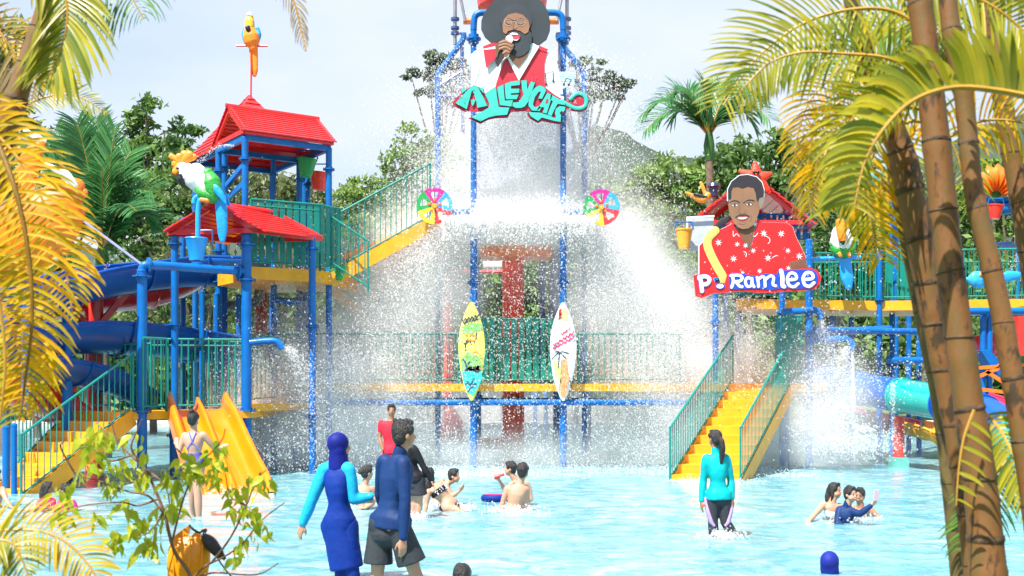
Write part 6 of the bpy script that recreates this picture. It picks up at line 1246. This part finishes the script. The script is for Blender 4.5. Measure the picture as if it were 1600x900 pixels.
for k, (xl, xr, y, th) in enumerate(((262, 322, 905, .05), (260, 327, 880, .075), (263, 328, 858, .075), (267, 324, 845, .055), (276, 318, 838, .03))):
    row = []
    for j in range(20):
        a = 2*math.pi*j/20; cx = (xl+xr)/2; hw = (xr-xl)/2; row.append(P(cx+hw*math.cos(a)*(1+.04*math.sin(3*a+k)), y, d)+Vector((0, math.sin(a)*th*(1+.12*math.sin(4*a+k*1.3)), 0)))
    rows.append(row)
q = MB(); q.grid(rows, True); q.add(rows[0], [tuple(range(20))]); q.add(rows[-1], [tuple(range(20))]); q.build('bag_body', OB, bag, True)
for tri in ([(268, 846), (276, 836), (294, 822), (298, 820), (297, 832), (287, 846)], [(290, 846), (300, 838), (308, 830), (313, 832), (320, 842), (324, 852)]):
    q = MB(); q.prism([P(x, y, d+.02) for x, y in tri], (0, -.035, 0)); q.build('bag_corner', OB, bag)
for x_ in (272, 296, 316): q = MB(); q.tube(catmull([P(x_, 906, d-.085+.0016*abs(x_-294)), P(x_-1, 880, d-.10+.0016*abs(x_-294)), P(x_+1, 852, d-.085+.0016*abs(x_-294)), P(x_+3, 838, d-.04)], 4), .0045, 6); q.build('seam', OB, bag, True)
q = MB(); q.tube(catmull([P(296, 821, d), P(303, 828, d-.03), P(312, 832, d), P(318, 828, d), P(322, 832, d)], 4), .006, 6); q.build('strap', BLACK, bag, True)
bg2 = thing('bag', 'slim black pouch with strap hanging from the shrub beside the orange yellow bag', 'bag', P(332, 855, 5.7)); q = MB()
c3 = catmull([P(317, 836, 5.7), P(328, 848, 5.7), P(340, 862, 5.7), P(352, 874, 5.7)], 4); q.tube(c3, [.012, .022, .028, .032, .034, .034, .032, .03, .028, .024, .018, .012, .008], 10); q.build('pouch', mat('black_nylon', (.015, .015, .025), .5, .2, 10, bump=.4), bg2, True)
q = MB(); q.tube(catmull([P(317, 837, 5.7), P(319, 828, 5.7), P(323, 828, 5.7), P(322, 838, 5.7), P(345, 880, 5.7), P(365, 905, 5.7)], 5), .004, 6); q.build('strap', BLACK, bg2, True)
# ================================================================== SPRAY: hundreds of thousands of real drops
DROP = bpy.data.materials.new('water_drops'); DROP.use_nodes = True; n = DROP.node_tree; b = n.nodes['Principled BSDF']
b.inputs['Base Color'].default_value = (.99, .99, .99, 1); b.inputs['Roughness'].default_value = .25
tr = n.nodes.new('ShaderNodeBsdfTranslucent'); tr.inputs[0].default_value = (1, 1, 1, 1); ms = n.nodes.new('ShaderNodeMixShader'); ms.inputs[0].default_value = .5
n.links.new(b.outputs[0], ms.inputs[1]); n.links.new(tr.outputs[0], ms.inputs[2])
tp = n.nodes.new('ShaderNodeBsdfTransparent'); m2 = n.nodes.new('ShaderNodeMixShader'); m2.inputs[0].default_value = .66      # clear water lets part of the light straight through
n.links.new(ms.outputs[0], m2.inputs[1]); n.links.new(tp.outputs[0], m2.inputs[2]); n.links.new(m2.outputs[0], n.nodes['Material Output'].inputs[0])
TET = np.array([[1, 1, 1], [1, -1, -1], [-1, 1, -1], [-1, -1, 1]], np.float32)/math.sqrt(3)
TF = np.array([[0, 1, 2], [0, 3, 1], [0, 2, 3], [1, 3, 2]], np.int32)
def drops(name, label, pos, rad, cat=None):
    pos = np.asarray(pos, np.float32); rad = np.asarray(rad, np.float32); keep = pos[:, 2] > .0; pos, rad = pos[keep], rad[keep]; k = len(pos)
    q = rng.normal(size=(k, 4)); q /= np.linalg.norm(q, axis=1, keepdims=True); w_, x, y, z = q.T
    R = np.stack([1-2*(y*y+z*z), 2*(x*y-z*w_), 2*(x*z+y*w_), 2*(x*y+z*w_), 1-2*(x*x+z*z), 2*(y*z-x*w_), 2*(x*z-y*w_), 2*(y*z+x*w_), 1-2*(x*x+y*y)], -1).reshape(-1, 3, 3)
    V = (np.einsum('nij,kj->nki', R, TET)*(rad[:, None, None]*1.35)+pos[:, None, :]).reshape(-1, 3)
    Fc = (np.arange(k)[:, None, None]*4+TF[None]).reshape(-1, 3)
    o = link(np_mesh(name, V, Fc, DROP, smooth=True), name); tag(o, label, cat, kind='stuff'); return o
def U(a, b, k): return rng.uniform(a, b, k)
def lumpy(pos, sc, lo=.25):
    """thin out by a soft lumpy field so the spray is streaked and uneven"""
    f = np.sin(pos[:, 0]*sc+1.3*np.sin(pos[:, 2]*sc*.7))*np.sin(pos[:, 2]*sc*.8+pos[:, 1]*sc*.6+2)+.6*np.sin(pos[:, 0]*sc*2.7+pos[:, 2]*sc*1.9)*np.sin(pos[:, 1]*sc*2.2+1)
    return rng.uniform(size=len(pos)) < np.clip(.55+.35*f, lo, 1)
XC, YC = .16, 26.2
# falling sheet from the tipping bucket down to the crash plate
k = 26000; z = U(5.6, 9.6, k); x = XC+U(-.98, .98, k)*(1-.02*(z-5.6)); y = 25.85+rng.normal(size=k)*.11
pos = np.stack([x, y, z], 1)
drops('falling_water', 'solid white curtain of water falling from the tipping bucket between the blue posts', pos, .007+.018*U(0, 1, k)**2.4, 'water')
# splash off the plate: dense crown, then ballistic fans to both sides
k = 17000; x = XC+U(-1.75, 1.75, k); y = YC+U(-1.25, 1.2, k); z = 5.62+np.abs(rng.normal(size=k))*.20-U(0, .35, k)*(np.abs(x-XC) > 1.1)
P1 = np.stack([x, y, z], 1); R1 = .012+.022*U(0, 1, k)**2
k = 9000; a = U(-1.7, 1.7, k); P1b = np.stack([XC+a, YC-1.28+rng.normal(size=k)*.06, 5.6-np.abs(rng.normal(size=k))*.22], 1); R1b = .010+.02*U(0, 1, k)**2
def fan(k, side, vmin, vmax, tmax, spread, up=0.6, zc=5.55):
    v = vmin+(vmax-vmin)*rng.beta(1.6, 1.5, k); t_ = U(0.02, tmax, k)**.8*tmax**.2; az = rng.normal(size=k)*spread
    x0 = XC+side*(1.3+U(0, .45, k)); y0 = YC+U(-1.1, 1.0, k)
    x = x0+side*v*np.cos(az)*t_; y = y0+v*np.sin(az)*t_; z = zc+up*rng.normal(size=k)*t_-2.2*t_-4.905*t_**2
    s_ = .03+.16*t_; return np.stack([x, y, z], 1)+rng.normal(size=(k, 3))*s_[:, None]
fl = fan(130000, -1, .2, 5.0, .88, .40); fr_ = fan(120000, 1, .3, 4.8, .88, .34)
fl = fl[lumpy(fl, 1.3, .3)]; fr_ = fr_[lumpy(fr_, 1.3, .3)]
# the bright narrow band of water thrown to the right
bd = fan(42000, 1, 2.8, 3.9, .86, .12, .25)
front = np.stack([XC+U(-1.7, 1.7, 10000), YC-1.35-np.abs(rng.normal(size=10000))*.5, 5.5*U(0, 1, 10000)**1.0], 1)
# halo around the curtain: back splash climbing and drifting
k = 62000; side = np.where(U(0, 1, k) < .5, -1, 1); h = U(0, 1, k)**1.25; x = XC+side*(.95+np.abs(rng.normal(size=k))*(1.45-.85*h)); pos = np.stack([x, YC+rng.normal(size=k)*.7, 5.4+4.0*h+rng.normal(size=k)*.2], 1); halo = pos[lumpy(pos, 2.1, .2)]
rv = lambda q, a=.0055, b_=.0155: a+b_*U(0, 1, len(q))**2.6
allp = [fl, fr_, bd, front, halo]
drops('water_splash', 'white fans of spray thrown off the crash plate to both sides and a halo of drops round the falling curtain', np.concatenate([P1, P1b]+allp), np.concatenate([R1, R1b]+[rv(q) for q in allp]), 'spray')
# mist where it lands, left and right, and the side jets
def cloud(px, py, d, sx, sz, k, sy=.7): c = P(px, py, d); s_ = d/FPX; q = rng.normal(size=(k, 3))*np.array([sx*s_, sy, sz*s_])+np.array(c); return q[lumpy(q, 1.7, .25)]
mist = [cloud(470, 620, 24.8, 55, 60, 26000), cloud(430, 560, 24.0, 40, 40, 8000), cloud(420, 700, 23.5, 45, 24, 11000), cloud(560, 560, 25.6, 60, 90, 20000), cloud(570, 700, 25.5, 90, 22, 16000), cloud(1090, 560, 25.5, 55, 70, 22000), cloud(1180, 590, 25.6, 32, 45, 12000), cloud(1060, 700, 26, 60, 20, 12000), cloud(1290, 640, 24.6, 24, 42, 14000), cloud(1275, 580, 25.4, 16, 45, 6000), cloud(1350, 590, 25, 50, 26, 8000), cloud(1320, 690, 23.5, 45, 14, 9000), cloud(800, 560, 24.9, 110, 110, 9000, .4), cloud(1230, 480, 25, 70, 60, 6000), cloud(470, 470, 25, 45, 60, 8000), cloud(820, 690, 27, 160, 14, 9000, 1.2)]
mist = [m_[::2] for m_ in mist]
q = np.concatenate(mist); drops('spray_mist', 'pale drifting mist of drops over the water either side of the bucket tower', q, rv(q, .006, .017), 'spray')
# the densest part of the drifting spray: puffs of fine drops, a few puff shapes used over and over
PUFF = []
for k_ in range(3):
    kk = 9000; c_ = rng.normal(size=(kk, 3))*.42; c_ = c_[lumpy(c_, 5.0, .1)]; kk = len(c_); r_ = (.0042+.0095*U(0, 1, kk)**2.2)*1.35
    v_ = rng.normal(size=(kk, 4, 3)); V_ = (TET[None]+.35*v_); V_ /= np.linalg.norm(V_, axis=2, keepdims=True); V_ = (V_*r_[:, None, None]+c_[:, None, :]).reshape(-1, 3)
    PUFF.append(np_mesh('spray_puff', V_, (np.arange(kk)[:, None, None]*4+TF[None]).reshape(-1, 3), DROP, smooth=True))
pf = thing('spray_puffs', 'dense drifting puffs of fine drops either side of the bucket tower', None); pf['kind'] = 'stuff'
for (px, py, d, sx, sz, sy, cnt) in ((685, 400, 26.4, 22, 25, .4, 8), (630, 465, 26.3, 34, 36, .4, 12), (560, 550, 26.2, 42, 40, .4, 12), (480, 610, 25.2, 50, 40, .5, 11), (430, 660, 24.6, 40, 24, .5, 5), (930, 400, 26.4, 22, 25, .4, 10), (985, 460, 26.3, 30, 36, .4, 13), (1040, 540, 26.2, 34, 40, .4, 12), (1080, 610, 26.2, 36, 36, .4, 9),
    (1290, 640, 25, 24, 42, .3, 3), (1180, 570, 26.4, 30, 30, .3, 3), (715, 260, 26.6, 14, 50, .3, 4), (900, 260, 26.6, 14, 50, .3, 4), (810, 270, 26.2, 38, 50, .1, 3)):
    for _ in range(cnt):
        o = link(random.choice(PUFF), 'spray_puff', pf, P(px+random.gauss(0, sx), min(py+random.gauss(0, sz), 690), d+random.gauss(0, sy)), (random.uniform(0, 6.28), random.uniform(0, 6.28), random.uniform(0, 6.28)))
        z_ = o.location.z; sc_ = random.uniform(.7, 1.15); o.scale = (sc_,)*3; o['kind'] = 'stuff'
def jet(p, vel, k, T, spr, r0=.006, r1=.012):
    t_ = U(0, T, k); p = np.array(p); q = p+np.outer(t_, vel)+np.array([0, 0, -4.905])*(t_**2)[:, None]+rng.normal(size=(k, 3))*(.01+spr*t_)[:, None]; return q
js = [jet(P(442, 545, 22.8), (1.2, 0, .3), 2600, .75, .35), jet(P(1332, 546, 25.5), (.03, 0, -1.2), 3200, .66, .035), jet(P(1282, 505, 25.4), (.1, 0, 1.0), 1600, .6, .16), jet(P(1322, 545, 25.5), (-.3, 0, 0), 2200, .4, .5), jet(P(640, 520, 26), (0, 0, 1), 900, .5, .5), jet(P(365, 228, 24.4), (-2.2, 0, .6), 260, .35, .10), jet(P(1600, 405, 28), (-.8, 0, 1), 500, .8, .3), jet(P(1400, 505, 29), (1.5, 0, .9), 500, 1.0, .12), jet(P(250, 366, 23), (-2.8, 0, .2), 260, .8, .02), jet(P(1395, 600, 24), (.0, 0, .3), 500, .55, .06)]
drops('water_jets', 'thin water jets squirting from the blue nozzles and hooked pipes', np.concatenate(js), rv(np.concatenate(js), .005, .012), 'spray')
# froth and splashes round wading legs and under the falling spray
k = 26000; ang = U(0, 6.28, k); rr_ = U(0, 1, k)**.5; pos = np.stack([XC+np.cos(ang)*rr_*6.5, 26.0+np.sin(ang)*rr_*3.6, np.abs(rng.normal(size=k))*.045], 1); pos = pos[lumpy(pos, 1.1, .05)]
fr2 = [pos]
for px, py, w_, k in ((690, 793, 30, 500), (800, 800, 34, 700), (1130, 842, 22, 600), (1300, 812, 30, 240), (1340, 816, 30, 240), (70, 795, 26, 200), (560, 795, 14, 160), (360, 770, 50, 500), (1110, 754, 60, 500), (725, 618+180, 12, 200), (1270, 730, 14, 500), (1235, 745, 60, 500), (1400, 712, 20, 120), (645, 812, 18, 500)):
    d = dist_on_water(py); c = W(px, d, 0); s_ = w_*d/FPX
    fr2.append(np.stack([c.x+rng.normal(size=k)*s_*.6, c.y+rng.normal(size=k)*s_*.5, np.abs(rng.normal(size=k))*.05], 1))
q = np.concatenate(fr2); drops('water_froth', 'low froth and splashes on the pool surface under the spray and round the bathers', q, .006+.014*U(0, 1, len(q))**2, 'water')
# fine airborne mist between the drops: one volume of uneven density inside a closed box, thinning out softly before its faces
MIST = bpy.data.materials.new('fine_mist'); MIST.use_nodes = True; n = MIST.node_tree; n.nodes.clear(); Ln = n.links.new
out = n.nodes.new('ShaderNodeOutputMaterial'); pv = n.nodes.new('ShaderNodeVolumePrincipled'); pv.inputs['Color'].default_value = (1, 1, 1, 1); pv.inputs['Anisotropy'].default_value = 0.0
gx = n.nodes.new('ShaderNodeTexCoord'); acc = None
for c, r, a in (((.16, 26.1, 8.0), (.85, .5, 1.9), .7), ((.16, 26.7, 7.0), (1.6, 1.0, 1.6), .4), ((.16, 26.5, 5.65), (2.0, 1.1, .40), 1.2), ((-2.1, 26.9, 4.3), (.9, 1.0, 1.2), 1.3), ((-3.1, 26.8, 2.9), (1.1, 1.0, 1.2), .95), ((-4.5, 25.9, 1.3), (1.5, 1.2, 1.2), .9), ((2.4, 26.9, 4.3), (.9, 1.0, 1.2), 1.7),
    ((3.3, 26.8, 2.9), (1.0, 1.0, 1.2), 1.4), ((4.2, 26.6, 1.5), (1.1, 1.1, 1.2), 1.0), ((6.9, 25.3, 1.2), (.85, .9, 1.2), .6), ((5.6, 26.2, .7), (2.0, 1.2, .8), .6), ((-.3, 29.6, .8), (5.0, 1.4, .9), .4), ((-.2, 26.6, .25), (5.6, 1.6, .4), .38)):
    s1 = n.nodes.new('ShaderNodeVectorMath'); s1.operation = 'SUBTRACT'; s1.inputs[1].default_value = c; Ln(gx.outputs['Object'], s1.inputs[0])
    s2 = n.nodes.new('ShaderNodeVectorMath'); s2.operation = 'DIVIDE'; s2.inputs[1].default_value = r; Ln(s1.outputs[0], s2.inputs[0])
    s3 = n.nodes.new('ShaderNodeVectorMath'); s3.operation = 'DOT_PRODUCT'; Ln(s2.outputs[0], s3.inputs[0]); Ln(s2.outputs[0], s3.inputs[1])
    s4 = n.nodes.new('ShaderNodeMath'); s4.operation = 'POWER'; s4.inputs[0].default_value = .3679; Ln(s3.outputs['Value'], s4.inputs[1])
    s5 = n.nodes.new('ShaderNodeMath'); s5.operation = 'MULTIPLY_ADD'; s5.inputs[1].default_value = a; Ln(s4.outputs[0], s5.inputs[0])
    if acc: Ln(acc.outputs[0], s5.inputs[2])
    else: s5.inputs[2].default_value = 0
    acc = s5
nz_ = n.nodes.new('ShaderNodeTexNoise'); nz_.inputs['Scale'].default_value = .9; nz_.inputs['Detail'].default_value = 4; Ln(gx.outputs['Object'], nz_.inputs['Vector'])
mr = n.nodes.new('ShaderNodeMapRange'); mr.inputs[1].default_value = .36; mr.inputs[2].default_value = .66; mr.inputs[3].default_value = .65; mr.inputs[4].default_value = 2.7; Ln(nz_.outputs[0], mr.inputs[0])
m5 = n.nodes.new('ShaderNodeMath'); m5.operation = 'MULTIPLY'; Ln(acc.outputs[0], m5.inputs[0]); Ln(mr.outputs[0], m5.inputs[1])
m6 = n.nodes.new('ShaderNodeMath'); m6.operation = 'SUBTRACT'; m6.inputs[1].default_value = .012; m6.use_clamp = True; Ln(m5.outputs[0], m6.inputs[0])
Ln(m6.outputs[0], pv.inputs['Density']); Ln(pv.outputs[0], out.inputs['Volume'])
q = MB(); q.box((.8, 27.1, 5.6), (20, 11.6, 11.1)); o = q.build('mist', MIST, None, origin=(0, 0, 0)); tag(o, 'fine white mist hanging in the air round the bucket tower', 'mist', kind='stuff')
SC.cycles.volume_bounces = 12; SC.cycles.volume_step_rate = 1.0; SC.cycles.volume_max_steps = 64

#print("TRIS", sum(len(o.data.loop_triangles) if o.type=="MESH" and (o.data.calc_loop_triangles() or True) else 0 for o in SC.objects))
